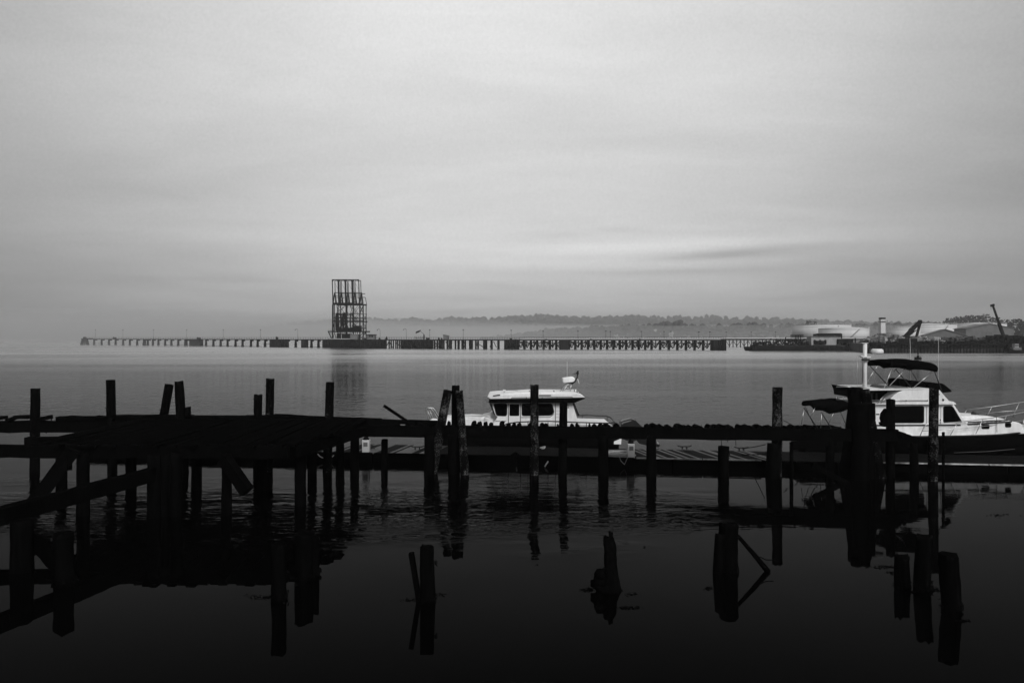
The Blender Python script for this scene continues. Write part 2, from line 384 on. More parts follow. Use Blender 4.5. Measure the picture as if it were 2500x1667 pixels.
SH = [(1180, 824), (1260, 812), (1340, 800), (1450, 793), (1560, 790), (1610, 784), (1635, 778), (1655, 780), (1675, 792), (1720, 789), (1760, 795), (1790, 789), (1810, 782), (1840, 787), (1880, 791), (1910, 786), (1950, 789), (2050, 790), (2200, 784), (2300, 783)]
pts = []
for i in range(1200):
    px = random.uniform(1180, 2300); Y = random.uniform(1440, 1540); top = Z_(interp(SH, px), 1500)
    k = random.random() ** .5; r = random.uniform(4, 8)
    pts.append((X_(px, 1500), Y, max(1, (top - r) * k), r))
wood('shore_woodland', 'darker belt of trees along the far shore below the hills', pts, M['leafdark'])
# trees that stand apart in the mist
def tree(px, ytop, Y, rpx, label, group='trees beyond the oil tanks', base=4.4):
    X = X_(px, Y); top = Z_(ytop, Y); r = rpx / F * Y; H = top - base
    root = empty('tree', (X, Y, base), label, 'tree', group)
    tr = MB().tube([(X, Y, base - .3), (X + .2, Y, base + H*.3), (X, Y, base + H*.6)], .45, 7, .18)
    for k in range(5):
        a = random.uniform(0, 6.28); tr.tube([(X, Y, base + H*(.25+.06*k)), (X + math.cos(a)*r*.6, Y + math.sin(a)*r*.6, base + H*(.5+.08*k))], .16, 5, .06)
    tr.build('trunk', M['leafdark'], root)
    v = []; f = []
    for k in range(220):
        a = random.uniform(0, 6.28); u = random.random() ** .4; zz = random.uniform(.15, .95)
        rr = r * u * math.sqrt(max(.05, 1 - ((zz - .5) / .52) ** 2)); s = r * random.uniform(.08, .17)
        blob(v, f, (X + math.cos(a)*rr - X, Y + math.sin(a)*rr - Y, H*zz), s, s*.8)
    me = bpy.data.meshes.new('crown'); me.from_pydata(v, [], f); me.materials.append(M['leafdark']); link_mesh('crown', me, root)
ORD = ['first', 'second', 'third', 'fourth', 'fifth', 'sixth', 'seventh', 'eighth', 'ninth', 'tenth', 'eleventh', 'twelfth', 'thirteenth', 'fourteenth', 'fifteenth', 'sixteenth', 'seventeenth', 'eighteenth', 'nineteenth', 'twentieth', 'twenty-first', 'twenty-second', 'twenty-third', 'twenty-fourth', 'twenty-fifth', 'twenty-sixth', 'twenty-seventh', 'twenty-eighth']
for i, (px, yt, Y, r) in enumerate([(1975, 781, 640, 11), (1990, 783, 650, 8), (2318, 775, 760, 16), (2340, 771, 780, 20), (2366, 768, 770, 21), (2392, 768, 790, 18), (2408, 764, 760, 12), (2430, 772, 740, 18), (2455, 779, 700, 18), (2482, 777, 640, 17), (2505, 782, 600, 20)]):
    if i < 2: lb = ['rounded misty tree above the left end of the oil tanks', 'smaller misty tree right of the rounded one above the left oil tank'][i]
    else: lb = '%s misty tree from the left in the row behind the right-hand oil tanks' % ORD[i-2]
    tree(px, yt, Y, r, lb)

# ------------------------------------------------------------------ land on the right
def land():
    v = []; f = []
    prof = [(1975, 420), (2040, 330), (2118, 268), (2200, 262), (2900, 262)]
    pl = [(X_(p, Y), Y) for p, Y in prof] + [(900, 262), (900, 900), (X_(1975, 900) - 20, 900)]
    mb = MB(); n = len(pl)
    mb.add([(x, y, 3.38) for x, y in pl] + [(x, y, -.8) for x, y in pl], [tuple(range(n))] + [(i, n+i, n+(i+1)%n, (i+1)%n) for i in range(n)])
    tag(mb.build('ground', M['land']), kind='structure')
land()

def oil_tank(px0, px1, ytop, Y, label, dome=1.2):
    dome *= .6
    xc = X_((px0+px1)/2, Y); r = (px1-px0)/2/F*Y; top = Z_(ytop, Y); b = 3.4
    root = empty('oil_tank', (xc, Y + r, b), label, 'oil tank', 'white oil tanks on the shore')
    MB().lathe((xc, Y+r, b), [(r, 0), (r, top-b)], 48).build('shell', M['tank'], root)
    MB().lathe((xc, Y+r, top), [(r+.15, 0), (r+.15, .25), (r*.6, dome*.6), (.5, dome)], 48).build('roof', M['tank'], root)
    ra = MB()
    for k in range(24):
        a = math.pi + math.pi * k / 24 - .0; a2 = math.pi + math.pi * (k+1) / 24
        p = Vector((xc + math.cos(a)*r, Y + r + math.sin(a)*r, top)); q = Vector((xc + math.cos(a2)*r, Y + r + math.sin(a2)*r, top))
        ra.beam(p + Vector((0,0,.25)), p + Vector((0,0,1.2)), .07, .07); ra.beam(p + Vector((0,0,1.2)), q + Vector((0,0,1.2)), .07, .07)
    ra.build('railing', M['tank'], root)
    st = MB()
    for k in range(16):
        a = -1.9 + k*.035; st.rbox((xc + math.cos(a)*(r+.4), Y + r + math.sin(a)*(r+.4), b + (top-b)*k/16), (.9, .5, .15), a)
    tag(st.build('stair', M['wallg'], root), kind='stuff')
    g = MB(); g.lathe((xc, Y+r, b + (top-b)*.86), [(r+.08, 0), (r+.08, .22)], 48); g.build('wind_girder', M['tank'], root)
oil_tank(1964, 2104, 793, 520, 'large pale oil tank farthest left, partly behind a lower one')
oil_tank(2027, 2145, 802, 450, 'pale oil tank directly left of the slim white tower', 2.2)
oil_tank(2191, 2262, 801, 440, 'low pale oil tank just right of the slim white tower')
oil_tank(2240, 2364, 793, 470, 'wide pale oil tank behind the bent excavator boom', 2.0)
oil_tank(2366, 2487, 791, 480, 'pale oil tank farthest right behind the gabled shed', 2.0)

# slim tower
r0 = empty('lookout_tower', (X_(2156.5, 400), 400, 3.4), 'slim white square tower with dark lantern top between the oil tanks', 'tower')
xc = X_(2156.5, 400)
MB().box((xc-1.25, 400, 3.4), (xc+1.25, 402.5, Z_(785, 400))).build('shaft', M['white2'], r0)
MB().box((xc-1.25, 399.95, Z_(784.6, 400)), (xc+1.2, 402.4, Z_(779.5, 400))).build('cabin', M['white2'], r0)
MB().box((xc-1.3, 399.9, Z_(779.3, 400)), (xc+1.25, 402.5, Z_(775, 400))).build('cap', M['dark'], r0)
q = MB().box((xc-1.6, 399.4, Z_(785.4, 400)), (xc+2.2, 402.8, Z_(784.8, 400)))
for k in range(5): q.box((xc-1.6+.9*k, 399.4, Z_(784.8, 400)), (xc-1.52+.9*k, 399.5, Z_(781.8, 400)))
q.build('gallery', M['dark'], r0)
MB().box((xc+1.3, 400.4, 3.4), (xc+1.5, 400.6, Z_(785, 400))).build('ladder', M['dark'], r0)

def shed(name, px0, px1, yeave, yridge, Y, depth, rot, label, wallm, roofm, base=3.4, windows=0):
    W = (px1-px0)/F*Y; ze = Z_(yeave, Y); zr = Z_(yridge, Y); X = X_((px0+px1)/2, Y)
    root = empty(name, (X, Y + depth/2, base), label, 'shed'); m = Matrix.Rotation(rot, 4, 'Z')
    def T(mb):
        o = Vector((X, Y + depth/2, 0)); mb.v = [o + m @ v for v in mb.v]; return mb
    h, d = W/2, depth/2
    wl = MB(); wl.prism([(-h, base), (h, base), (h, ze), (0, zr), (-h, ze)], -d, d); T(wl).build('wall', wallm, root)
    sl = (zr - ze) / h
    for s in (-1, 1):
        rf = MB(); rf.add([(0, -d-.4, zr+.02), (s*(h+.5), -d-.4, ze-.5*sl+.02), (s*(h+.5), d+.4, ze-.5*sl+.02), (0, d+.4, zr+.02),
                           (0, -d-.4, zr+.3), (s*(h+.5), -d-.4, ze-.5*sl+.3), (s*(h+.5), d+.4, ze-.5*sl+.3), (0, d+.4, zr+.3)],
                          [(0,1,2,3),(7,6,5,4),(0,4,5,1),(1,5,6,2),(2,6,7,3),(3,7,4,0)]); T(rf).build('roof', roofm, root)
    T(MB().box((-h*.35, -d-.06, base), (h*.1, -d-.005, base + (ze-base)*.75))).build('door', M['roof'], root)
    for k in range(windows):
        T(MB().box((-h*.8+k*h*.4, -d-.07, base+(ze-base)*.45), (-h*.8+k*h*.4+h*.2, -d-.005, base+(ze-base)*.75))).build('window', M['glass'], root)
shed('gabled_shed', 2285, 2372, 819, 804.5, 330, 17, R(-24), 'wide grey gabled shed with low roof in front of the right oil tanks', M['wallg'], M['roof'])
shed('gabled_shed', 2385, 2487, 802, 790.5, 380, 24, R(-18), 'taller grey gabled shed behind, directly left of the leaning crane jib', M['wallg'], M['roof'])
shed('low_shed', 2237, 2292, 821, 815, 360, 8, 0, 'long low white shed right of the excavator boom', M['white2'], M['white2'])

# quay ------------------------------------------------------------------
qr = empty('quay', (X_(2300, 260), 260, 0), 'long dark timber quay with scrap yard above it at the right', 'quay')
x0, x1 = X_(2118, 260), X_(2720, 260)
MB().box((x0, 261.4, -1), (x1, 263, 1.55)).build('wall', M['wallq'], qr)
MB().box((x0, 262.0, 1.55), (x1, 263, 2.9)).build('wall', M['conc'], qr)
MB().box((x0-.3, 259.6, 2.95), (x1, 264, 3.45)).build('deck', M['dark'], qr)
n = 74
for k in range(n):
    x = x0 + .4 + (x1 - x0 - 1) * k / n
    MB().tube([(x, 260.3+random.uniform(-.1,.1), -.8), (x+random.uniform(-.08,.08), 260.3, 2.93)], .19, 6).build('pile', M['rust'], qr)
m = MB()
for k in range(180):
    x = x0 + .5 + k*.47*1.0; m.rbox((x, 260.9, 2.3 + .05*math.sin(k)), (.26, .3, .42), 0, .05)
tag(m.build('timber_end', M['wallq'], qr), kind='stuff')
for z in (1.62,): MB().box((x0, 259.92, z), (x1, 260.09, z+.3)).build('waler', M['dark'], qr)
ra = MB()
for k in range(24):
    x = x0 + (x1-x0)*k/24; ra.box((x, 260.0, 3.45), (x+.07, 260.07, 4.5))
for z in (4.45,): ra.box((x0, 260.0, z), (x1, 260.06, z+.06))
ra.build('railing', M['dark'], qr)

def heap(name, label, px0, px1, ytop, Y, nn, mtl, big=1.2, base=3.4):
    mb = MB()
    for i in range(nn):
        u = random.random(); px = px0 + (px1-px0)*u; prof = math.sin(math.pi*min(max(u,.02),.98))**.45 * (.7 + .3*mn.noise(Vector((px*.05, ytop*.1, 0))))
        yy = Y + random.uniform(0, 9); top = Z_(ytop, Y)
        z = base + max(.1, (top-base)*prof)*random.random()**.55
        s = random.uniform(.35, big)
        mb.rbox((X_(px, Y), yy, z), (s*random.uniform(.7,2.2), s, s*random.uniform(.3,1)), random.uniform(0, 3.1), .22*s)
    o = mb.build(name, mtl); tag(o, label, kind='stuff'); return o
heap('scrap_heap', 'heap of pale broken scrap left of the excavator boom', 2134, 2218, 815, 266, 620, M['scrap'], 1.9)
heap('scrap_heap', 'long heap of pale scrap right of the excavator boom', 2238, 2300, 818, 266, 420, M['scrap'], 1.5)
heap('scrap_heap', 'low heap of mixed scrap in front of the gabled sheds', 2295, 2425, 819, 267, 620, M['scrap2'], 1.3)
heap('dark_scrap_heap', 'dark scrap and timber piled along the right-hand quay', 2412, 2560, 818, 264, 900, M['dark'], 1.8)
heap('dark_scrap_heap', 'dark scrap spread low along the quay edge', 2130, 2500, 832, 262, 520, M['dark'], .9, 3.4)

# excavator with bent boom
er = empty('excavator', at(2212, 833, 268), 'dark scrap-handling excavator with boom bent like an upturned V on the quay', 'excavator')
Y = 268
MB().box((X_(2203, Y), Y, 4.6), (X_(2218, Y), Y+3, 6.3)).build('body', M['dark'], er)
MB().box((X_(2217.5, Y), Y+.3, 5.0), (X_(2222, Y), Y+1.7, 7.1)).build('cab', M['glass'], er)
for yy in (Y-.1, Y+2.4): MB().box((X_(2202, Y), yy, 3.5), (X_(2222, Y), yy+.7, 4.55)).build('track', M['rust'], er)
P1, P2, P3 = at(2209, 824, Y+1.5), at(2246, 785, Y+1.5), at(2237, 824, Y+1.5)
MB().beam(P1, P1.lerp(P2, .5), .8, 1.5).beam(P1.lerp(P2, .49), P2, .7, 1.15).build('boom', M['rust'], er)
MB().beam(P2 + Vector((.2,0,.1)), P3, .6, .9).build('stick', M['rust'], er)
MB().lathe(P2 - Vector((0, 0, .7)), [(.7, 0), (.9, .7), (.5, 1.3)], 8).build('joint', M['rust'], er)
MB().tube([P1 + Vector((.9,0,.1)), P1.lerp(P2, .62) + Vector((.9, 0, -.8))], .16).tube([P1.lerp(P2,.4) + Vector((-.9,0,.5)), P2 + Vector((-.9,0,-.1))], .14).build('cylinder', M['dark'], er)
gb = MB()
for a in range(4):
    d = Vector((math.cos(a*1.57), math.sin(a*1.57), 0)); gb.beam(P3, P3 + d*.9 + Vector((0,0,-.9)), .35, .3).beam(P3 + d*.9 + Vector((0,0,-.9)), P3 + d*.3 + Vector((0,0,-1.8)), .3, .25)
gb.build('grab', M['dark'], er)
cn = empty('shipping_container', (X_(2221, 262), 262.5, 3.45), 'dark container under the foot of the bent excavator boom', 'container')
MB().box((X_(2203, 262), 262, 3.46), (X_(2240, 262), 264.4, Z_(826.5, 262))).build('body', M['dark'], cn)
for k in range(12): x = X_(2204.5+3*k, 262); MB().box((x, 261.94, 3.6), (x+.15, 261.997, Z_(827, 262))).build('rib', M['rust'], cn)
# crane with straight jib
cr_ = empty('crane', at(2449, 826, 276), 'dark crane with a long thin jib leaning left at the far right', 'crane')
Y = 276
MB().box((X_(2440, Y), Y, 4.5), (X_(2462, Y), Y+3.2, 6.6)).build('body', M['dark'], cr_)
MB().box((X_(2444, Y), Y-.4, 3.4), (X_(2466, Y), Y+3.6, 4.48)).build('track', M['rust'], cr_)
a, b = at(2449, 818, Y+1.5), at(2424, 746, Y+1.5)
MB().beam(a, a.lerp(b, .42), .7, 1.0).build('jib', M['dark'], cr_)
MB().beam(a.lerp(b, .40), b, .45, .62).build('jib_extension', M['dark'], cr_)
MB().beam(b + Vector((-.8, 0, -.1)), b + Vector((.5, 0, .3)), .6, .8).build('jib_head', M['dark'], cr_)
MB().tube([b + Vector((-.7,0,-.4)), b + Vector((-.7, 0, -1.6))], .05).build('hook', M['dark'], cr_)

# barge with gear, left of the quay -------------------------------------
br = empty('barge', (X_(1980, 305), 305, 0), 'long dark work barge loaded with gear left of the quay', 'barge')
Y = 300
MB().prism([(X_(1836, Y), .9), (X_(1842, Y), -.3), (X_(2128, Y), -.3), (X_(2128, Y), 1.7), (X_(1838, Y), 1.7)], Y, Y+11).build('hull', M['dark'], br)
for k in range(40): x = X_(1840+7.2*k, Y); MB().box((x, Y-.12, .1), (x+.25, Y-.01, 1.65)).build('fender_rib', M['rust'], br)
MB().box((X_(1850, Y), Y+1, 1.72), (X_(2122, Y), Y+10, 2.45)).build('deckhouse_base', M['conc'], br)
cl_ = MB()
for k in range(300):
    px = random.uniform(1850, 2120); s = random.uniform(.2, .8); cl_.rbox((X_(px, Y), Y+random.uniform(4, 9) if 1976 < px < 2088 else Y+random.uniform(.3, 6), 2.6+random.random()**2*(1.1 if px > 1976 else 2.3)), (s*random.uniform(.5,3), s, s*random.uniform(.4,1.4)), random.random()*3, .1)
tag(cl_.build('deck_clutter', M['dark'], br), kind='stuff')
# low float at the left tip with post
fr_ = empty('float', (X_(1845, 297), 297, 0), 'narrow dark float with upright stakes at the left tip of the barge', 'float')
MB().box((X_(1832, 297), 297, -.2), (X_(1872, 297), 299, .45)).build('hull', M['dark'], fr_)
for px, yt in ((1839, 829), (1842, 834), (1849, 836)): MB().tube([at(px, 850, 298), at(px-1, yt, 298)], .14, 6).build('stake', M['dark'], fr_)
# stacked racks
sr = empty('pipe_rack', at(1948, 838, 303), 'stack of dark crossed frames standing on the barge', 'rack')
for yv in (818, 819.8, 823.8, 828.5, 832.5):
    s = 1 if yv < 825 else .7; MB().box((X_(1948-14*s, 303), 303, Z_(yv, 303)-.12), (X_(1948+14*s, 303), 305, Z_(yv, 303)+.12)).build('frame', M['dark'], sr)
for px in (1942, 1946, 1950, 1955): MB().box((X_(px, 303), 303.3, 2.5), (X_(px, 303)+.25, 303.6, Z_(818, 303))).build('post', M['dark'], sr)
# white barge building with dark lid
wb = empty('barge_cabin', at(2018, 839, 302.5), 'long white cabin with dark curved canopy on the barge', 'cabin')
Y = 302.5
MB().box((X_(1981, Y), Y, 1.9), (X_(2053, Y), Y+5, Z_(821, Y))).build('wall', M['cabinw'], wb)
MB().prism([(X_(1996, Y), Z_(820.6, Y)), (X_(1996, Y), Z_(815.5, Y)), (X_(2006, Y), Z_(813.8, Y)), (X_(2052, Y), Z_(813.3, Y)), (X_(2055.5, Y), Z_(815, Y)), (X_(2055.5, Y), Z_(826, Y)), (X_(2053.3, Y), Z_(826, Y)), (X_(2053.3, Y), Z_(820.6, Y))], Y-.3, Y+4.5).build('canopy', M['rust'], wb)
MB().box((X_(1978, Y), Y-.4, Z_(822, Y)), (X_(2053, Y), Y-.02, Z_(821.2, Y))).build('gutter', M['wallg'], wb)
cn = empty('shipping_container', at(2064, 838, 304), 'dark ribbed shipping container beside the white barge cabin', 'container')
Y = 301.5
MB().box((X_(2046, Y), Y, Z_(839, Y)), (X_(2083, Y), Y+2.5, Z_(827.3, Y))).build('body', M['rust'], cn)
for k in range(14): x = X_(2047.5+2.55*k, Y); MB().box((x, Y-.06, Z_(838.5, Y)), (x+.16, Y-.003, Z_(827.8, Y))).build('rib', M['dark'], cn)
wi = empty('winch', at(2002, 838, 302), 'dark rounded winch drum in front of the white barge cabin', 'winch')
MB().tube([at(1990, 836, 302), at(2015, 836, 302)], .75, 12).build('drum', M['dark'], wi)
for px in (1989, 2002, 2015): MB().lathe(at(px, 839.5, 302.4), [(.5, 0), (.5, 1.4), (.2, 1.7)], 6).build('stand', M['dark'], wi)
# stern vertical pole
for k, (px, yt, yb) in enumerate(((1918, 824, 838), (1926, 829, 838), (2088, 826, 838))):
    o = MB().lathe(at(px, yb, 302), [(.22, 0), (.2, (yb-yt)/F*302), (.34, (yb-yt)/F*302+.2)], 7).build('bollard', M['dark'], loc=at(px, yb, 302))
    tag(o, ['tall dark exhaust post near the left end of the barge', 'short dark post right of the tall one on the barge', 'dark post right of the container on the barge'][k], 'post', 'posts on the barge')
# tug at far right
tg = empty('tugboat', at(2480, 862, 255), 'small dark tugboat with pale wheelhouse at the right edge of the quay', 'boat')
Y = 255
MB().prism([(X_(2464, Y), 0.9), (X_(2470, Y), -.2), (X_(2503, Y), -.2), (X_(2506, Y), 1.2), (X_(2480, Y), 1.1), (X_(2468, Y), 1.7), (X_(2463, Y), 1.9)], Y, Y+2.6).build('hull', M['dark'], tg)
MB().box((X_(2476, Y), Y+.4, 1.2), (X_(2496, Y), Y+2.2, 2.1)).build('cabin', M['wallg'], tg)
MB().box((X_(2480, Y), Y+.5, 2.12), (X_(2490, Y), Y+2.0, 3.3)).build('wheelhouse', M['cabinw'], tg)
for k in range(3): MB().box((X_(2481+3*k, Y), Y+.44, 2.5), (X_(2483+3*k, Y), Y+.495, 3.0)).build('window', M['glass'], tg)
MB().tube([(X_(2484, Y), Y+1.2, 3.3), (X_(2484, Y), Y+1.2, 5.0)], .07).build('mast', M['dark'], tg)
# channel buoy
bu = empty('channel_buoy', at(2241, 878, 183), 'dark flat-bottomed channel buoy with small tower floating beyond the motor yacht', 'buoy')
c = Vector((X_(2241, 183), 183, 0))
MB().lathe(c, [(.75, -.2), (.82, .1), (.82, .55), (.6, .62)], 16).build('hull', M['dark'], bu)
MB().lathe(c, [(.35, .62), (.28, 1.0), (.12, 1.05), (.12, 1.35), (.2, 1.4), (.14, 1.65)], 8).build('tower', M['dark'], bu)
for s in (-1, 1): MB().box((c.x + s*.72 - .06, 182.95, .55), (c.x + s*.72 + .06, 183.05, .85)).build('lifting_lug', M['dark'], bu)

# ------------------------------------------------------------------ long pier far out
WL = [(180, 841.8), (480, 844.6), (690, 847.8), (850, 850), (1000, 851), (1250, 852), (1500, 853), (1772, 855)]
def Yp(px): return Yw(interp(WL, px))
DZ = 4.6
pier = empty('long_pier', (X_(1000, Yp(1000)), Yp(1000), 0), 'long low pier running across the whole harbour through the mist', 'pier')
steps = list(range(212, 1773, 24)) + [1772]
for a, b in zip(steps, steps[1:]):
    ya, yb = Yp(a), Yp(b); mb = MB()
    va = Vector((X_(a, ya), ya, DZ)); vb = Vector((X_(b, yb), yb, DZ)); wd = 3.5
    mb.add([va, vb, vb + Vector((0,wd,0)), va + Vector((0,wd,0)), va - Vector((0,0,.55)), vb - Vector((0,0,.55)), vb + Vector((0,wd,-.55)), va + Vector((0,wd,-.55))],
           [(0,1,2,3),(7,6,5,4),(0,4,5,1),(1,5,6,2),(2,6,7,3),(3,7,4,0)])
    mb.build('deck', M['rust'], pier)
ra = MB()
for a, b in zip(steps, steps[1:]):
    ya, yb = Yp(a), Yp(b)
    for z in (.6, 1.1): ra.beam((X_(a, ya), ya+.1, DZ+z), (X_(b, yb), yb+.1, DZ+z), .06, .07)
    for k in range(4):
        p = a + (b-a)*k/4; yy = Yp(p); ra.box((X_(p, yy), yy+.1, DZ), (X_(p, yy)+.08, yy+.18, DZ+1.1))
ra.build('railing', M['rust'], pier)
def pile_far(px, dy=0, r=.42, lean=0, z=DZ-.5):
    Y = Yp(px) + dy; MB().tube([(X_(px, Y) + lean, Y, -1), (X_(px, Y), Y, z)], r, 7).build('pile', M['rust'], pier)
for u in (183,250,316,376,443,503,569,628,640,665,710,760,820,876,938,1000,1012,1187,1253,1318,1380,1452,1515,1590,1650,1717,1900,1920,1992,2133,2196):
    px = 180 + u/3.675; pile_far(px-.9, .6, .38, -.25); pile_far(px+.9, 2.6, .38, .25)
    Y = Yp(px); MB().box((X_(px-1.9, Y), Y+.2, DZ-1.3), (X_(px+1.9, Y), Y+3.2, DZ-.56)).build('pile_cap', M['rust'], pier)
def br_(pa, pb, za, zb, dy, w=.3): ya, yb = Yp(pa)+dy, Yp(pb)+dy; return MB().beam((X_(pa, ya), ya, za), (X_(pb, yb), yb, zb), w, w).build('brace', M['rust'], pier)
for pa, pb, z in ((239, 248, 1.2), (346, 353, 1.0), (643, 658, 1.7), (405, 462, .35), (494, 640, .3), (740, 785, .4)): br_(pa, pb, z, z, 1.2, .22)
for u in (525, 552, 570, 590, 612, 628, 645, 660): pile_far(800+u/3.675, random.choice((.5, 2.8)), .36)
br_(942, 950, .5, 3.6, .4); br_(958, 950, .5, 3.6, .4); br_(965, 980, 3.3, .7, .4)
for u in (960, 985, 1005, 1022, 1035, 1075, 1095, 1108): pile_far(800+u/3.675, random.choice((.5, 2.8)), .5)
br_(1062, 1075, .6, 3.6, .4); br_(1088, 1097, 3.6, .6, .4); br_(1072, 1060, .6, 3.6, 2.0)
for u in (1147, 1172, 1178, 1207, 1217, 1235, 1275, 1282, 1296, 1330, 1350, 1402, 1412, 1425, 1468, 1474, 1530, 1536): pile_far(800+u/3.675, random.choice((.5, 2.8)), .45)
for a, b in ((1128, 1134), (1135, 1128), (1160, 1180), (1168, 1162), (1205, 1212), (1201, 1196), (1150, 1147)): br_(a, b, 3.6, .8, 1.0)
x0 = 1264
k = 0
while x0 < 1742:
    pile_far(x0, .5, .40); pile_far(x0+2.2, 3.0, .40)
    nx_ = x0 + (15.5 if x0 < 1580 else 21)
    if nx_ < 1745:
        br_(x0, (x0+nx_)/2, 3.7, .7, .25, .36); br_(nx_, (x0+nx_)/2, 3.7, .7, .25, .36)
        br_(x0, nx_, 2.9, 2.9, .7, .34)
        br_(x0+1, nx_+1, .6, 3.6, 3.1, .26)
    x0 = nx_; k += 1
for px in range(1270, 1742, 31): Y = Yp(px); MB().box((X_(px, Y), Y+.2, DZ-1.6), (X_(px+13, Y), Y+.7, DZ-1.0)).build('walkway', M['rust'], pier)
# solid piers and fender walls
def caisson(px0, px1, yt=None, label=None, nm='fender_wall', mtl='conc', dy=-1.2, dep=6):
    Y = Yp((px0+px1)/2) + dy; zt = DZ-.1 if yt is None else Z_(yt, Y)
    return MB().box((X_(px0, Y), Y, -1), (X_(px1, Y), Y+dep, zt)).build(nm, M[mtl], pier)
caisson(462, 487, 829); caisson(466, 484, 829, dy=-1.6); caisson(659, 693); caisson(735, 745.5); caisson(692, 695)
caisson(788, 801); caisson(806, 862); caisson(863, 876); caisson(878, 906); caisson(908, 921); caisson(923, 938)
caisson(982, 1003); caisson(1005, 1012); caisson(1014, 1028); caisson(1030, 1055); caisson(1078, 1083); caisson(1097, 1101)
caisson(1232, 1263, 831); caisson(1367, 1388); caisson(1743, 1772, 831, dy=-2)
for px0, px1 in ((788, 938), (982, 1056), (1232, 1263), (1743, 1772), (659, 693)):
    n = int((px1-px0)/5)
    for k in range(n+1):
        p = px0 + (px1-px0)*k/n; Y = Yp(p) - 2.3; MB().tube([(X_(p, Y), Y, -1), (X_(p, Y), Y, DZ-.2-random.random()*.5)], .26, 6).build('fender_pile', M['rust'], pier)
    Y = Yp((px0+px1)/2) - 2.7
    for z in (1.3, 3.2): MB().box((X_(px0, Y), Y-.1, z), (X_(px1, Y), Y+.15, z+.3)).build('fender_rail', M['rust'], pier)
# left end beacon
Y = Yp(207)
bc = empty('pier_end_dolphin', (X_(207, Y), Y, 0), 'dark cone-shaped timber dolphin closing the left end of the long pier', 'dolphin')
for k in range(12):
    a = k*math.pi/6; c0 = Vector((X_(207, Y) + math.cos(a)*2.8, Y + math.sin(a)*2.8, -1)); c1 = Vector((X_(207, Y) + math.cos(a)*1.6, Y + math.sin(a)*1.6, 4.3))
    MB().tube([c0, c1], .55, 6).build('pile', M['rust'], bc)
MB().lathe((X_(207, Y), Y, 4.3), [(2.5, 0), (2.5, .5), (1.3, .55), (1.1, 1.6), (.5, 1.7)], 10).build('cap', M['rust'], bc)
MB().box((X_(207, Y), Y-.4, 4.5), (X_(226, Y), Y+.8, 4.95)).build('gangway', M['rust'], bc)
# lamp posts
lampL = [233, 300, 375, 455.6, 545, 636, 727]
lampR = [(928, 806, 1), (992, 805, 1), (1049, 806, 0), (1131, 806, 0), (1248, 807, 0), (1326, 809, 0), (1411, 809, 0), (1479, 809, 0), (1490, 810, 0), (1566, 810, 0), (1621, 810, 0), (1638, 810, 0), (1706, 811, 0), (1733, 811, 0)]
def lamp(px, yt, hook, label, Y=None):
    Y = (Yp(px) + 3.2) if Y is None else Y; x = X_(px, Y); zt = Z_(yt, Y)
    root = empty('lamp_post', (x, Y, DZ), label, 'lamp post', 'thin lamp posts along the long pier')
    MB().tube([(x, Y, DZ), (x, Y, zt)], .07, 6, .045).build('pole', M['rust'], root)
    if hook: MB().tube([(x, Y, zt-.02), (x-.3, Y, zt+.5), (x-1.0, Y, zt+.6), (x-1.4, Y, zt+.1)], .07, 5).build('arm', M['rust'], root); MB().box((x-1.65, Y-.15, zt-.1), (x-1.2, Y+.15, zt+.12)).build('lamp_head', M['rust'], root)
    else: MB().box((x-.35, Y-.2, zt), (x+.35, Y+.2, zt+.3)).build('lamp_head', M['rust'], root)
for i, px in enumerate(lampL): lamp(px, 805.5, i == 6, '%s thin lamp post from the misty left end of the long pier' % ORD[i])
for i, (px, yt, hk) in enumerate(lampR): lamp(px, yt, hk, '%s thin lamp post to the right of the steel tower on the long pier' % ORD[i])
for i, px in enumerate([1773, 1834, 1893]): lamp(px, 811, 0, '%s thin lamp post on the pipeline trestle between long pier and barge' % ORD[i], 431)

# pipeline trestle behind
pt = empty('pipeline_trestle', (X_(1600, 430), 430, 0), 'pale pipeline on a timber trestle running behind the pier to the tanks', 'trestle')
Y = 430
MB().box((X_(1268, Y), Y, 4.0), (X_(2140, Y), Y+3, 4.5)).build('deck', M['rust'], pt)
for k, z in enumerate((5.1, 5.0)):
    MB().tube([(X_(1266+8*k, Y), Y+.4+1.3*k, z), (X_(2140, Y), Y+.4+1.3*k, z)], .36, 8).build('pipe', M['pipe'], pt)
px = 1268
while px < 1975:
    MB().tube([(X_(px, Y), Y+.3, -1), (X_(px, Y), Y+.3, 4.0)], .3, 6).build('pile', M['rust'], pt)
    if px < 1960: MB().beam((X_(px, Y), Y+.2, .6 if int(px) % 2 else 3.6), (X_(px+9, Y), Y+.2, 3.6 if int(px) % 2 else .6), .25, .25).build('brace', M['rust'], pt)
    px += 9.0
MB().box((X_(1268, Y), Y+.1, 5.9), (X_(2140, Y), Y+.15, 5.98)).build('handrail', M['rust'], pt)
# pale pier-side pipe strip in front of tower
Y = Yp(840) - 3
MB().box((X_(800, Y), Y, DZ+.02), (X_(861, Y), Y+.5, DZ+.45)).build('kerb', M['concl'], pier)
for a, b in ((1270, 1330), (1335, 1440), (1445, 1560), (1565, 1760)):
    ya, yb = Yp(a)-.3, Yp(b)-.3; MB().beam((X_(a, ya), ya, DZ+.2), (X_(b, yb), yb, DZ+.2), .3, .42).build('pipe', M['pipe'], pier)

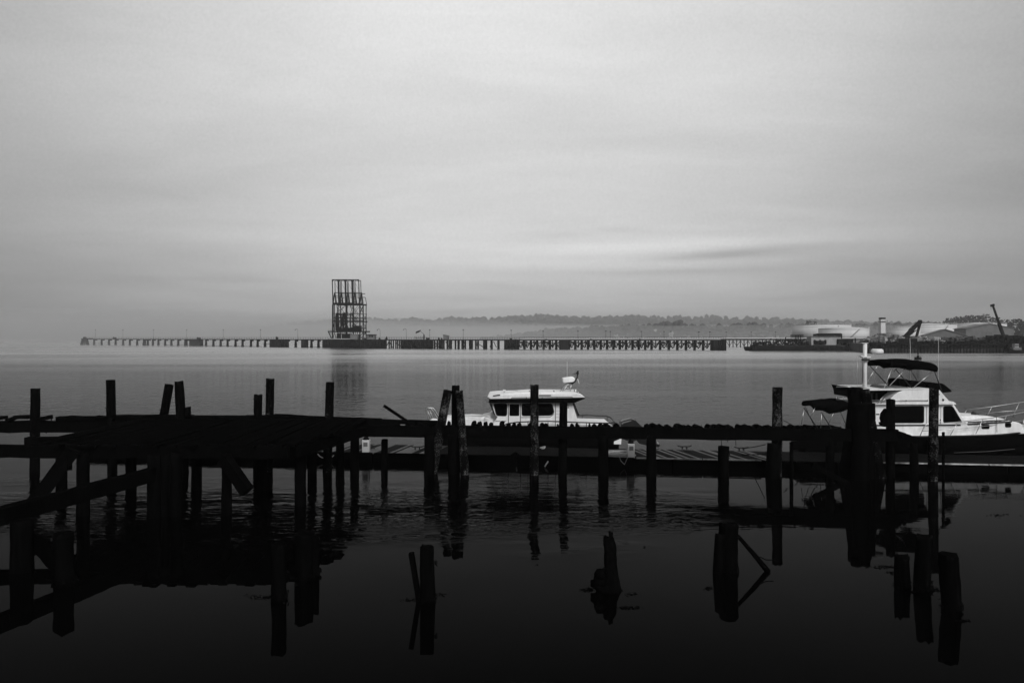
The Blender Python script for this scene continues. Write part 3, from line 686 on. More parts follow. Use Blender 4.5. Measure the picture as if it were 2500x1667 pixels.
# ------------------------------------------------------------------ steel loading tower
TY = Yp(850) - .5
def T_(u, v, dy=0): return at(740 + u/7.84, 660 + v/7.84, TY) + Vector((0, dy, 0))
tw = empty('loading_tower', (X_(849, TY), TY, DZ), 'tall open steel loading tower with four portal frames on top, on the pier head', 'tower')
DEP = 9.0
def tb(name, u0, v0, u1, v1, w=.3, dys=(0,), h=None):
    w *= 1.22
    for d in dys: MB().beam(T_(u0, v0, d), T_(u1, v1, d), h or w, w, up=(0,1,0)).build(name, M['rust'], tw)
for i, (a, b) in enumerate(((558, 668), (684, 800), (814, 930), (948, 1064))):   # portal frames
    m = MB(); m.beam(T_(a, 180), T_(a + 12, 640), .42, .42, up=(0,1,0)).beam(T_(b, 180), T_(b + 12, 640), .42, .42, up=(0,1,0))
    m.beam(T_(a-6, 180), T_(b+6, 180), .4, .35, up=(0,1,0))
    for s, c in ((1, a), (-1, b)): m.beam(T_(c, 215), T_(c + s*26, 186), .3, .4, up=(0,1,0))
    m.build('portal_frame', M['rust'], tw)
    m = MB(); m.beam(T_(a+14, 180, 4), T_(a+26, 640, 4), .3, .3, up=(0,1,0)).beam(T_(b+8, 180, 4), T_(b + 20, 640, 4), .3, .3, up=(0,1,0)).beam(T_(a+8, 186, 4), T_(b+12, 186, 4), .3, .3, up=(0,1,0)); m.build('portal_frame', M['rust'], tw)
    MB().tube([T_(a+25, 225, 2), T_(b+5, 400, 2)], .05, 4).tube([T_(b-10, 330, 1), T_(b-2, 400, 1)], .14, 4).build('cable', M['rust'], tw)
tb('beam', 603, 428, 1122, 428, .28, (0, DEP)); tb('beam', 566, 482, 1120, 482, .24); tb('beam', 548, 500, 1120, 500, .24, (DEP,))
tb('column', 605, 428, 605, 640, .22, (DEP,)); tb('column', 1120, 428, 1148, 640, .3)
for u in (603, 728, 857, 990, 1112):
    tb('strut', u, 432, u-30, 635, .46); tb('strut', u, 432, u+30, 635, .46, (.6,)); tb('post', u, 428, u, 500, .3); tb('strut', u+12, 500, u+40, 635, .2, (DEP,))
for a in (610, 715, 850, 975): tb('brace', a, 500, a+100, 625, .13, (DEP,)); tb('brace', a+100, 500, a, 625, .13, (DEP,))
tb('girder', 563, 646, 1152, 646, .62, (0, DEP)); tb('girder', 575, 628, 700, 628, .4); tb('girder', 725, 628, 945, 628, .4)
for u, wd in ((566, .5), (825, .5), (1086, .42), (1150, .42)): tb('column', u, 655, u, 1325, wd)
for u, wd in ((592, .3), (640, .3), (766, .34), (892, .42), (1022, .34), (1086, .3), (1140, .3)): tb('column', u, 655, u, 1325, wd, (DEP,))
for v, wd, u0, u1 in ((826, .16, 566, 1152), (908, .2, 566, 1152), (975, .42, 552, 1166), (1105, .26, 640, 1150), (1170, .5, 476, 1214)): tb('beam', u0, v, u1, v, wd, (0, DEP))
for u0, u1, v0, v1 in ((566, 592, 660, 820), (566, 592, 830, 975), (566, 592, 985, 1165), (566, 610, 1180, 1320), (640, 766, 700, 826), (640, 766, 830, 975), (825, 892, 660, 826), (825, 892, 830, 975), (825, 892, 985, 1165), (892, 1022, 660, 826), (892, 1022, 830, 975), (1022, 1086, 660, 826), (1086, 1150, 660, 820), (1086, 1150, 830, 970), (1086, 1150, 985, 1165), (1090, 1145, 1180, 1245), (1090, 1145, 1250, 1320), (940, 1022, 985, 1060), (640, 700, 1000, 1100)):
    tb('brace', u0, v0, u1, v1, .15, (random.choice((0, DEP)),)); tb('brace', u1, v0, u0, v1, .15, (random.choice((0, DEP)),))
m = MB()
for v, a, b in ((700, 650, 980), (1130, 480, 1214), (930, 892, 1165), (948, 560, 1165)):
    m.beam(T_(a, v), T_(b, v), .07, .07)
    for k in range(14): u = a + (b-a)*k/13; m.beam(T_(u, v), T_(u, v + 34), .06, .06)
m.build('railing', M['rust'], tw)
for u0, u1 in ((640, 766), (892, 1022), (766, 825)):
    for v0, v1 in ((660, 826), (830, 975), (985, 1100)): tb('brace', u0, v0, u1, v1, .16, (4.5,)); tb('brace', u1, v0, u0, v1, .16, (4.5,))
for u in (610, 705, 745, 800, 935): tb('riser', u, 830, u, 1165, .24, (3.5,))
tb('ladder', 585, 655, 585, 1165, .4, (1.2,)); tb('beam', 600, 1135, 935, 1135, .5, (3,)); tb('beam', 600, 850, 940, 850, .2, (3,))
tb('bracket', 484, 1176, 552, 1318, .34); tb('bracket', 500, 1200, 560, 1210, .2); tb('bracket', 520, 1176, 552, 1300, .2, (DEP,)); tb('bracket', 1210, 1176, 1152, 1222, .28); tb('bracket', 1100, 1250, 1150, 1180, .2)
MB().box((T_(476, 0).x, TY-.6, T_(0, 1166).z), (T_(1214, 0).x, TY+DEP+.6, T_(0, 1160).z)).build('platform', M['rust'], tw)
MB().box((T_(552, 0).x, TY-.3, T_(0, 978).z), (T_(1166, 0).x, TY+2.2, T_(0, 972).z)).build('platform', M['rust'], tw)
for c0, c1, v0 in ((612, 655, 812), (640, 700, 822), (745, 790, 808), (760, 800, 815), (890, 936, 815)):   # loading arms, bent pipes
    pth = [T_(c0, 1150, 2), T_(c0-6, 900, 2), T_(c0+4, v0+18, 2), T_((c0+c1)/2, v0, 2), T_(c1-4, v0+22, 2), T_(c1+2, 900, 2), T_(c1+12, 1040, 2), T_(c1-4, 1110, 2)]
    MB().tube(pth, .34, 7).build('loading_arm', M['rust'], tw)
for c0, dy in ((625, 4), (705, 3), (745, 5), (790, 3)): tb('hose', c0, 850, c0+30, 1100, .3, (dy,)); tb('hose', c0+14, 1000, c0-20, 1130, .3, (dy,))
MB().box((T_(700,0).x, TY+1, T_(0, 850).z), (T_(720,0).x, TY+2, T_(0, 815).z)).box((T_(620,0).x, TY+1, T_(0, 838).z), (T_(715,0).x, TY+2, T_(0, 822).z)).box((T_(745,0).x, TY+1, T_(0, 935).z), (T_(790,0).x, TY+2, T_(0, 900).z)).build('counterweight', M['rust'], tw)
MB().box((T_(938,0).x, TY+1, T_(0, 1158).z), (T_(1085,0).x, TY+5, T_(0, 1066).z)).build('control_room', M['dark'], tw)
MB().box((T_(932,0).x, TY+.7, T_(0, 1065).z), (T_(1092,0).x, TY+5.3, T_(0, 1058).z)).build('control_room_roof', M['rust'], tw)
for a, b in ((632, 692), (728, 800), (820, 902)): MB().box((T_(a,0).x, TY+1, DZ), (T_(b,0).x, TY+4, T_(0, 1210).z)).build('valve_cabinet', M['dark'], tw)
MB().box((T_(915,0).x, TY-1.6, DZ), (T_(1055,0).x, TY+4, T_(0, 1222).z)).build('pump_house', M['wallg'], tw)
for k in range(12): tb('pipe', 640+k*35, 1150, 640+k*35, 1175+random.random()*60, .25, (2,))
m = MB()
for k in range(60):
    a = random.uniform(630, 925); v = random.uniform(1110, 1165); p = T_(a, v, random.uniform(0, 5)); m.rbox(p, (random.uniform(.3, 1.6), .5, random.uniform(.2, .8)), 0, .1)
tag(m.build('valve_gear', M['rust'], tw), kind='stuff')
# pier-top things
Y = Yp(905) - 1
pc = empty('pier_cabin', (X_(905, Y), Y, DZ), 'small grey cabin with two windows beside the steel tower', 'cabin')
MB().box((X_(895, Y), Y, DZ), (X_(915, Y), Y+4, Z_(818, Y))).build('wall', M['wallg'], pc)
MB().box((X_(893.6, Y), Y-.3, Z_(817.9, Y)), (X_(916.4, Y), Y+4.3, Z_(816.2, Y))).build('roof', M['dark'], pc)
for px in (901, 906.8): MB().box((X_(px, Y), Y-.06, Z_(823, Y)), (X_(px+3.6, Y), Y-.005, Z_(818.6, Y))).build('window', M['glass'], pc)
MB().box((X_(896, Y), Y-.06, Z_(828, Y)), (X_(899, Y), Y-.005, Z_(819, Y))).build('door', M['roof'], pc)
Y = Yp(1088)
ps = empty('pier_shed', (X_(1088, Y), Y, DZ), 'small pale shed with slanted roof on the pier right of the small crane', 'shed')
MB().prism([(X_(1082, Y), DZ), (X_(1095.6, Y), DZ), (X_(1095.6, Y), Z_(820.3, Y)), (X_(1082, Y), Z_(817.6, Y))], Y, Y+2.5).build('wall', M['wallg'], ps)
MB().prism([(X_(1081, Y), Z_(817.3, Y)), (X_(1096.5, Y), Z_(820.2, Y)), (X_(1096.5, Y), Z_(819.4, Y)), (X_(1081, Y), Z_(816.5, Y))], Y-.2, Y+2.7).build('roof', M['dark'], ps)
Y = Yp(1035)
lc = empty('pier_crane', (X_(1035, Y), Y, DZ), 'small folded knuckle crane standing on the pier right of the tower', 'crane')
MB().tube([(X_(1035, Y), Y, DZ), at(1035, 816, Y)], .34, 8, .26).build('column', M['rust'], lc)
MB().beam(at(1035, 816, Y), at(1029, 811, Y), .25, .35).beam(at(1029, 811, Y), at(1024, 807.5, Y), .2, .25).build('arm', M['concl'], lc)
MB().beam(at(1027, 806.5, Y), at(1015.5, 811, Y), .4, .5).beam(at(1024, 810, Y), at(1015.5, 812, Y), .3, .45).beam(at(1015.8, 810, Y), at(1016.2, 814.3, Y), .4, .4).build('jib', M['rust'], lc)
m = MB()
for k in range(11): p = 1013+2.3*k; m.beam(at(p, 829, Y), at(p + random.uniform(-1.2, 1.2), 820.5, Y), .1, .1)
m.beam(at(1013, 825, Y), at(1036, 825, Y), .1, .1).build('rack', M['rust'], lc)
def small(name, px0, px1, yt, label, cat, mtl='rust', cone=False, yb=829.5, dep=1.5):
    Y = Yp((px0+px1)/2) + .3; root_loc = (X_((px0+px1)/2, Y), Y, DZ)
    if cone: mb = MB().prism([(X_(px0, Y), DZ), (X_(px1, Y), DZ), (X_(px1, Y), Z_(yt+5, Y)), (X_((px0+px1)/2+1, Y), Z_(yt, Y)), (X_(px0+1.5, Y), Z_(yt+5, Y))], Y, Y+dep)
    else: mb = MB().box((X_(px0, Y), Y, DZ), (X_(px1, Y), Y+dep, Z_(yt, Y))).box((X_(px0+.6, Y), Y+.2, Z_(yt, Y)), (X_(px0+1.8, Y), Y+.6, Z_(yt-1.2, Y)))
    tag(mb.build(name, M[mtl], loc=root_loc), label, cat)
small('mooring_hook', 939.5, 945, 821, 'dark pointed bollard hood on the pier between cabin and small crane', 'bollard', cone=True)
small('equipment_box', 888.5, 893, 825, 'dark equipment box between the steel tower and the pier cabin', 'box')
small('equipment_box', 924, 928, 825.3, 'small dark box at the foot of the hooked lamp right of the pier cabin', 'box')
small('equipment_box', 1069, 1073, 824.5, 'upright dark cabinet left of the slant-roofed pier shed', 'box')
small('equipment_box', 1076, 1080, 825.5, 'low dark cabinet touching the slant-roofed pier shed', 'box')
small('equipment_box', 1040, 1048, 824.5, 'dark winch frame at the right foot of the small pier crane', 'winch')
small('equipment_box', 1258, 1263, 828.3, 'dark block on the right edge of the concrete mooring pier', 'box')
small('equipment_box', 1244, 1250, 826, 'low gear box on top of the concrete mooring pier', 'box')
small('equipment_box', 1531, 1536, 825, 'pale box on the pier right of centre', 'box', 'concl')
small('equipment_box', 1388, 1394, 826, 'pale box beside the dark fender wall on the long pier', 'box', 'concl')
small('equipment_box', 1751, 1764, 828.8, 'low dark machinery on the block at the right end of the long pier', 'machinery')
small('equipment_box', 275, 281, 823.5, 'small dark box on the pier near its misty left end', 'box')
small('equipment_box', 673, 677, 822.5, 'dark hut on the broad fender block left of the tower', 'box')
small('equipment_box', 480, 488, 824, 'dark frame on the misty fender block near the left end of the pier', 'box')

# ------------------------------------------------------------------ old ruined pier in front
def log_pts(p, q, r, n=10, seg=9, wob=.06, taper=.92, flat=0, seed=None):
    """irregular round timber from p up to q"""
    rnd = random.Random(seed if seed is not None else random.random()); p, q = Vector(p), Vector(q)
    d = (q-p).normalized(); u = Vector((0,1,0)) if abs(d.y) < .9 else Vector((1,0,0)); a = d.cross(u).normalized(); c = a.cross(d)
    off = Vector((rnd.random()*40, rnd.random()*40, 0)); vs = []; fs = []
    for i in range(seg+1):
        t = i/seg; ce = p.lerp(q, t); rr = r*(1 - (1-taper)*t)
        for k in range(n):
            an = 2*math.pi*k/n; k1 = 1 + wob*2*mn.noise(Vector((math.cos(an)*1.2, math.sin(an)*1.2, t*(q-p).length*1.3)) + off) + rnd.uniform(-wob*.3, wob*.3)
            z = 0
            if i == seg: z = rnd.uniform(-.02, .03)
            vs.append(ce + (a*math.cos(an) + c*math.sin(an))*rr*k1 + d*z)
    for i in range(seg):
        for k in range(n): fs.append((i*n+k, i*n+(k+1)%n, (i+1)*n+(k+1)%n, (i+1)*n+k))
    return vs, fs, n, seg
def add_log(mb, p, q, r, **k):
    vs, fs, n, seg = log_pts(p, q, r, **k); mb.add(vs, fs, True); b = len(mb.v) - len(vs)
    mb.f.append(tuple(b+i for i in range(n))[::-1]); mb.smooth.append(False)
    mb.f.append(tuple(b+seg*n+i for i in range(n))); mb.smooth.append(False); return mb
def piling(px, ytop, Y, wpx, label, group=None, pxb=None, mtl='wood', name='piling', parts=None, seed=None, wob=.05, lean_y=0, taper=.93):
    """tall post: px/ytop is where its top shows, pxb its foot"""
    pxb = px if pxb is None else pxb; top = Vector((X_(px, Y), Y, Z_(ytop, Y))); bot = Vector((X_(pxb, Y), Y + lean_y, 0)); d = (top-bot)
    root = empty(name, bot, label, 'post', group); r = wpx/2/F*Y
    add_log(MB(), bot - d.normalized()*1.5, top, r*1.02, seed=seed, n=14, seg=16, wob=wob, taper=taper).build('shaft', M[mtl], root)
    rnd = random.Random(px)
    for k in range(3):
        z = rnd.uniform(.25, .95); a = rnd.uniform(3.3, 6.1); c = bot.lerp(top, z) + Vector((math.cos(a), math.sin(a), 0))*r*.98; MB().rbox(c, (.035, .05, .035), rnd.random()*3).build('bolt', M['rust'], root)
    return root
GP = 'tall dark pilings standing behind the ruined pier'
piling(86.5, 949, 30.3, 22, 'lone square-topped piling nearest the left edge of the picture', GP, 84.5)
piling(270, 928, 30.3, 22, 'tall straight piling second from the left edge', GP, 274)
piling(413, 939, 30.4, 21, 'shorter piling leaning right against its thicker neighbour', GP, 376)
o = piling(437, 931, 30.1, 25, 'thick piling leaning left, paired with a thinner one', GP, 449, taper=.82)
MB().rbox(at(459, 1004, 29.9), (.14, .3, .33), .1, .02).build('cleat_block', M['wood'], o)
piling(630, 964, 30.4, 20.5, 'shorter flat-topped piling just left of a tall one', GP, 629)
piling(660, 925, 30.3, 21, 'tall slightly tilted piling right of the shorter flat-topped one', GP, 655, mtl='lichen2')
piling(806, 933, 30.2, 21.5, 'tall streaked piling standing alone left of the leaning pole', GP, 799, mtl='lichen2')
GD = 'three pilings bound together left of the white cabin boat'
piling(1093, 953, 29.9, 24, 'left leaning lichened piling of the three-pile cluster by the white boat', GD, 1056, mtl='lichen', taper=.85)
piling(1112.5, 941, 30.2, 21, 'upright dark-topped centre piling of the three-pile cluster', GD, 1112)
piling(1121, 954, 29.7, 22, 'right leaning lichened piling of the three-pile cluster by the white boat', GD, 1135, mtl='lichen', taper=.82)
piling(1305, 940, 29.6, 22, 'tall lichened piling in front of the white boat cabin windows', GP, 1304, mtl='lichen')
piling(1376, 981, 29.9, 21, 'dark piling crossing the rear of the white boat cabin', GP, 1373)
o = piling(1898, 946, 29.3, 25, 'thick lichened piling standing alone between the two boats', GP, 1896, mtl='lichen')
add_log(MB(), at(1884, 1230, 29.0), at(1890, 1084, 29.0), .30, seed=3).build('side_timber', M['wood'], o)
GR = 'broad cluster of dark pilings in front of the motor yacht'
piling(2092, 947, 29.2, 30, 'broad left piling of the cluster in front of the yacht stern', GR, 2064, taper=.9)
piling(2082, 950, 29.5, 24, 'rear upright piling of the cluster in front of the yacht stern', GR, 2084)
o = piling(2111, 952, 28.9, 24, 'right leaning piling of the cluster in front of the yacht stern', GR, 2150, mtl='lichen2')
MB().rbox(at(2122, 1005, 28.7), (.28, .35, .6), .1, .05).build('cleat_block', M['wood'], o)
piling(2102, 985, 28.6, 40, 'short thick piling in the middle of the cluster before the yacht', GR, 2100, wob=.09)
o = piling(2174.5, 975, 29.0, 21.5, 'square-topped piling in front of the yacht saloon window', GP, 2173)
MB().prism([(X_(2153, 28.9), Z_(1022, 28.9)), (X_(2155, 28.9), Z_(1010, 28.9)), (X_(2164, 28.9), Z_(998, 28.9)), (X_(2170, 28.9), Z_(998, 28.9)), (X_(2170, 28.9), Z_(1036, 28.9)), (X_(2156, 28.9), Z_(1032, 28.9))], 28.75, 29.1).build('knot', M['wood'], o)
MB().prism([(X_(2146, 28.9), Z_(1031, 28.9)), (X_(2152, 28.9), Z_(1029, 28.9)), (X_(2164, 28.9), Z_(1034, 28.9)), (X_(2168, 28.9), Z_(1042, 28.9)), (X_(2150, 28.9), Z_(1040, 28.9))], 28.7, 28.95).build('knot', M['wood'], o)
piling(2280.5, 948, 28.4, 22.5, 'tall lichened piling in front of the yacht between its two windows', GP, 2277, mtl='lichen')
piling(2303, 1055, 28.6, 7, 'thin short post right of the tall lichened piling before the yacht', None, 2303)
piling(1767, 1090, 29.3, 28, 'short thick stump between the floating dock and the viewer', None, 1766, wob=.07)
piling(939, 1073, 31.0, 17, 'short slim piling left of the three-pile cluster', None, 938)
piling(1932, 1082, 28.8, 9, 'thin rod-like post right of the thick lone piling', None, 1932)

op = empty('ruined_pier', (-6, 27, 0), 'collapsed black timber pier crossing the whole foreground', 'pier')
W = M['wood']
def part(name, mb): return mb.build(name, W, op)
def timber(name, a, b, w, h, j=.012):
    """squared timber with slight irregularity, several segments long"""
    a, b = Vector(a), Vector(b); n = max(2, int((b-a).length/.6)); d = (b-a).normalized(); u = Vector((0,0,1)) if abs(d.z) < .9 else Vector((0,1,0)); r = d.cross(u).normalized(); t = r.cross(d)
    vs = []; 
    for i in range(n+1):
        c = a.lerp(b, i/n)
        for sx, sz in ((-1,-1),(1,-1),(1,1),(-1,1)): vs.append(c + r*(sx*w/2 + random.uniform(-j,j)) + t*(sz*h/2 + random.uniform(-j,j)))
    fs = [(0,1,2,3), tuple(n*4+q for q in (3,2,1,0))]
    for i in range(n):
        for k in range(4): fs.append((i*4+k, (i+1)*4+k, (i+1)*4+(k+1)%4, i*4+(k+1)%4))
    return part(name, MB().add(vs, fs))
# left wide deck: back stringer, front stringer, planks
timber('stringer', (X_(-260, 30.4), 30.4, 1.83), (-4.6, 30.2, 1.85), .34, .46, .02)
for z_ in (1.08, 1.31, 1.54): timber('wale', at(214, 0, 30.15)*1 + Vector((0, 0, z_ - at(214, 0, 30.15).z)), at(745, 0, 30.05) + Vector((0, 0, z_ - at(745, 0, 30.05).z)), .14, .22)  # timbers added out of sight so the water below reflects dark
timber('stringer', (-6.95, 23.4, 1.86), (-5.75, 28.6, 1.86), .24, .34)
timber('stringer', at(141, 1024, 30.4), at(700, 1022.5, 30.4), .3, .26)
timber('stringer', at(700, 1022.5, 30.4), at(960, 1032, 30.4), .3, .26)
timber('stringer', (X_(-260, 23.0), 23.0, 1.97), (-7.0, 23.1, 1.93), .32, .38, .015)
timber('stringer', (-17.5, 26.6, 1.75), (-6.4, 26.6, 1.75), .3, .34)
x = -15.35; rp = random.Random(4)
while x < -6.0:
    wd = rp.uniform(.24, .32); ya = 23.0 + rp.uniform(-.35, .05); yb = 30.5 + rp.uniform(-.1, .18)
    if x < -14.9: ya += 2.2*(-14.9-x)/.5
    if x > -7.3: ya += (x+7.3)*2.6
    ym = rp.uniform(25.6, 27.6); dz = rp.uniform(-.02, .02)
    for a, b in (((ya, ym-.01), (ym+.01, yb)) if ya < ym-.4 else ((ya, yb),)):
        mb = MB(); mb.rbox((x+wd/2, (a+b)/2, 2.14+dz), (wd-.03, b-a, .09), rp.uniform(-.003, .003), .008); part('plank', mb)
    x += wd
# loose, broken pieces on the top edge at the left
for a, b, th in ((( -260, 1030), (12, 1019), .14), ((22, 1026), (44, 1017), .12), ((40, 1017.5), (74, 1017), .13), ((98, 1024), (122, 1018), .16), ((144, 1024), (170, 1018.5), .13), ((168, 1018.8), (211, 1020), .13), ((211, 1023), (238, 1017.8), .12), ((236, 1017.5), (262, 1018.5), .1), ((262, 1016), (352, 1016), .1), ((348, 1016), (470, 1016.5), .11), ((465, 1017.2), (600, 1018), .11), ((598, 1017.5), (672, 1015.5), .11), ((668, 1014), (712, 1014.6), .09), ((700, 1016), (800, 1021), .12), ((795, 1021.5), (880, 1024), .12), ((848, 1023.2), (931, 1024.2), .09), ((876, 1026), (1000, 1030), .14), ((995, 1030), (1068, 1032), .16)):
    timber('edge_board', at(a[0], a[1], 30.25), at(b[0], b[1], 30.25), .4, th, .012)
m = MB()
for px, y0, y1 in ((14, 1019, 1026), (101, 1016, 1024), (126, 1022, 1030), (215, 1018, 1024), (22, 1054, 1056), (113, 1054, 1058)): m.beam(at(px, y1, 30.2), at(px-.6, y0, 30.2), .03, .03)
part('spike', m)
# right narrow run: front beam, rear beam and the row of cross logs
def beamY(px): return 30.0 - (px-1000)*.00105
pxs = [880, 1060, 1240, 1420, 1600, 1780, 1960, 2190]
for a, b in zip(pxs, pxs[1:]):
    ya, yb = beamY(a), beamY(b)
    timber('stringer', (X_(a, ya), ya, 1.70), (X_(b, yb), yb, 1.70+random.uniform(-.01,.01)), .30, .46, .014)
    timber('stringer', (X_(a+15, ya+.75), ya+.75, 1.52), (X_(b+15, yb+.75), yb+.75, 1.52), .26, .30, .012)
blocks = [(1000+a/3.675, 1000+b/3.675) for a, b in ((-30,20),(22,70),(74,120),(122,180),(184,232),(234,268),(335,372),(376,420),(425,470),(550,600),(605,652),(660,700),(710,755),(805,853),(862,905),(915,955),(965,1010),(1060,1090),(1165,1210),(1212,1250),(1325,1345),(1440,1475),(1490,1525),(1605,1620),(1637,1680),(1690,1740),(1745,1795),(1845,1885),(2105,2155),(2165,2220),(2225,2270),(2280,2335))]
blocks += [(1500+a/3.675, 1500+b/3.675) for a, b in ((540,600),(605,650),(655,705),(710,775),(820,870),(880,935),(935,985),(985,1055),(1100,1150),(1152,1200),(1202,1245),(1250,1320),(1340,1410),(1515,1570),(1572,1610),(1645,1695),(1705,1760))]
rb_ = random.Random(11)
for a, b in blocks:
    yc = beamY((a+b)/2); wd = (b-a)/F*yc*1.02; th = .27; zt = 2.02 + rb_.uniform(-.03, .03) - (.02 if a > 1230 else -.02)
    x = X_((a+b)/2, yc+.35)
    sec = [(-.5,0),(-.5,.55),(-.38,.86),(-.12,1.0+rb_.uniform(-.05,.03)),(.22,1.0),(.42,.82),(.5,.45),(.47,0)]
    L_ = rb_.uniform(.5, .72); v = []; n = len(sec)
    for yy in (yc + rb_.uniform(-.12, .05) , yc+L_):
        sk = rb_.uniform(-.03, .03)
        v += [(x + sk + s[0]*wd + rb_.uniform(-.012,.012), yy + rb_.uniform(-.03,.03), zt - th + s[1]*th + rb_.uniform(-.012,.012)) for s in sec]
    fs = [tuple(range(n))[::-1], tuple(range(n, 2*n))] + [(i, (i+1)%n, n+(i+1)%n, n+i) for i in range(n)]
    part('cross_log', MB().add(v, fs))
# collapsed right end: logs stepping down
for i, (px, py) in enumerate(((2188, 1052), (2201, 1056), (2214, 1061), (2227, 1066), (2240, 1071))):
    p = at(px, py, 28.8); add_m = MB(); add_log(add_m, p + Vector((0, -.2, -.08)), p + Vector((.05, .7, -.06)), .11, seg=4, n=9); part('cross_log', add_m)
timber('stringer', at(2170, 1062, 28.9), at(2262, 1090, 28.7), .3, .5)
timber('brace', at(1985, 1135, 28.2), at(2095, 1195, 28.0), .14, .2)
timber('brace', at(1930, 1088, 28.9), at(2040, 1078, 28.9), .2, .3)
# supports
def sup(px, Y, wpx, ztop, name='support_pile', pxb=None, lean=0):
    m = MB(); add_log(m, (X_(pxb if pxb else px, Y), Y+lean, -1.5), (X_(px, Y), Y, ztop), wpx/2/F*Y, n=12, seg=10); return part(name, m)
for px, Y, wd in ((203, 22.9, 31), (376, 22.6, 34), (402, 22.9, 36), (430, 22.8, 30), (553, 22.9, 25), (733, 24.2, 30)): sup(px, Y, wd, 1.9)
for px, Y, wd in ((762, 30.1, 24), (799, 30.4, 22), (830, 30.2, 22), (866, 29.9, 23), (1048, 29.7, 26), (1105, 29.8, 24), (1473, 29.4, 27), (1590, 29.3, 25), (2026, 28.9, 20), (2125, 28.9, 22)): sup(px, Y, wd, 1.6)
sup(2230, 28.7, 22, 1.4, pxb=2236)
for px in (150, 320, 480, 640): sup(px, 26.6, 26, 1.65)
timber('brace', at(178, 1098, 22.6), at(84, 1226, 22.2), .26, .42)
timber('brace', at(159, 1113, 22.55), at(157, 1148, 22.5), .3, .28)
timber('brace', at(546, 1118, 22.6), at(604, 1200, 22.4), .3, .34)
timber('brace', at(480, 1128, 26.0), at(700, 1104, 26.0), .2, .3)
# side beam running towards the viewer at the left, with its piles
timber('waler', (-12.9, 14.2, 1.22), (-10.95, 22.6, 1.34), .28, .40)
sup(54, 17.4, 52, 1.2); sup(-60, 15.2, 55, 1.2)
# hanging bits under the beam
m = MB()
for px, y0, y1 in ((1761, 1075, 1090), (1776, 1075, 1079), (1796, 1075, 1087), (1300, 1075, 1079)): m.beam(at(px, y0, 29.0), at(px+.8, y1, 29.0), .02, .02)
for px in (1712, 1723, 1777, 1733): m.beam(at(px, 1046, 29.3), at(px+.3, 1037, 29.3), .018, .018)
part('spike', m)
# leaning pole on the deck
o = MB().beam(at(937, 990, 30.1), at(1003, 1034, 30.1), .11, .11).build('leaning_pole', W, loc=at(1003, 1034, 30.1)); tag(o, 'thin dark pole leaning over the ruined pier left of the three-pile cluster', 'pole')

# ------------------------------------------------------------------ stumps in the calm water
GS = 'rotten stumps rising from the calm water in front'
def stump(px, ytop, wl, wpx, label, pxb=None, wob=.13, taper=.9, split=.05, seed=None):
    Y = Yw(wl); pxb = pxb if pxb is not None else px
    top = at(px, ytop, Y); bot = Vector((X_(pxb, Y), Y, 0)); r = wpx/2/F*Y
    root = empty('piling_stump', bot, label, 'stump', GS)
    d = (top-bot).normalized(); m = MB(); add_log(m, bot - d*1.2, top, r, n=16, seg=22, wob=wob, taper=taper, seed=seed)
    nt_ = 16; b = len(m.v) - nt_; rnd = random.Random(px)
    for k in range(nt_): m.v[b+k] += d*rnd.uniform(-split, split*.4)
    m.build('shaft', W, root)
    m = MB()
    for k in range(46):
        a = rnd.uniform(0, 6.28); rr = r*rnd.uniform(.9, 1.0); p = Vector((bot.x + math.cos(a)*rr, Y + math.sin(a)*rr, rnd.uniform(-.02, .16))); q = p + Vector((math.cos(a)*rnd.uniform(.02,.07), math.sin(a)*rnd.uniform(.02,.07), rnd.uniform(-.1,.02)))
        m.add([p, q, p + Vector((.03, 0, .02))], [(0,1,2)])
    tag(m.build('weed', M['weed'], root), kind='stuff')
    return root, Y, r
o, Y, r = stump(1042, 1334, 1463, 38, 'flat-topped stump with a board leaning on its left side', 1044, taper=.88)
timberm = MB().beam(at(1004, 1349, Y-.05), at(1023, 1466, Y-.05), .10, .15); timberm.build('leaning_board', W, o)
m = MB()
for k in range(5): m.beam(at(1061, 1369+k*1.5, Y), at(1066+random.random()*3, 1368+k*3.5, Y), .012, .012)
m.build('frayed_rope', M['weed'], o)
Yb, Yt = Yw(1440), 16.9
o = empty('piling_stump', (X_(1500, Yb), Yb, 0), 'crooked splintered stump with a bulging foot and weed around it', 'stump', GS)
m = MB(); pth = [(1500, 1475, Yb-.1), (1500, 1440, Yb), (1493, 1408, Yb+.2), (1491, 1375, Yb+.45), (1490, 1345, Yb+.6), (1484, 1310, Yt)]
pp = [at(*q) for q in pth]; pp[0].z = -.9; rs = [.2, .185, .16, .135, .15, .115]
rq = random.Random(31); nn = 16; rings = []
for i in range(len(pp)-1):
    for t_ in (0, .25, .5, .75): rings.append((pp[i].lerp(pp[i+1], t_), rs[i] + (rs[i+1]-rs[i])*t_))
rings.append((pp[-1], rs[-1])); b0 = len(m.v)
for i, (c, r_) in enumerate(rings):
    for k in range(nn):
        an = 2*math.pi*k/nn; kk = 1 + .22*mn.noise(Vector((math.cos(an)*1.5, math.sin(an)*1.5, c.z*5))) + rq.uniform(-.05, .05)
        m.v.append(c + Vector((math.cos(an)*r_*kk, math.sin(an)*r_*kk, rq.uniform(-.04, .03) if i == len(rings)-1 else 0)))
for i in range(len(rings)-1):
    for k in range(nn): m.f.append((i*nn+k, i*nn+(k+1)%nn, (i+1)*nn+(k+1)%nn, (i+1)*nn+k)); m.smooth.append(True)
m.f.append(tuple((len(rings)-1)*nn + k for k in range(nn))); m.smooth.append(False)
m.build('shaft', W, o)
MB().beam(at(1490, 1312, Yt), at(1488, 1296, Yt), .05, .03).beam(at(1494, 1313, Yt), at(1494, 1298, Yt), .04, .03).build('splinter', W, o)
m = MB(); v_ = []; f_ = []
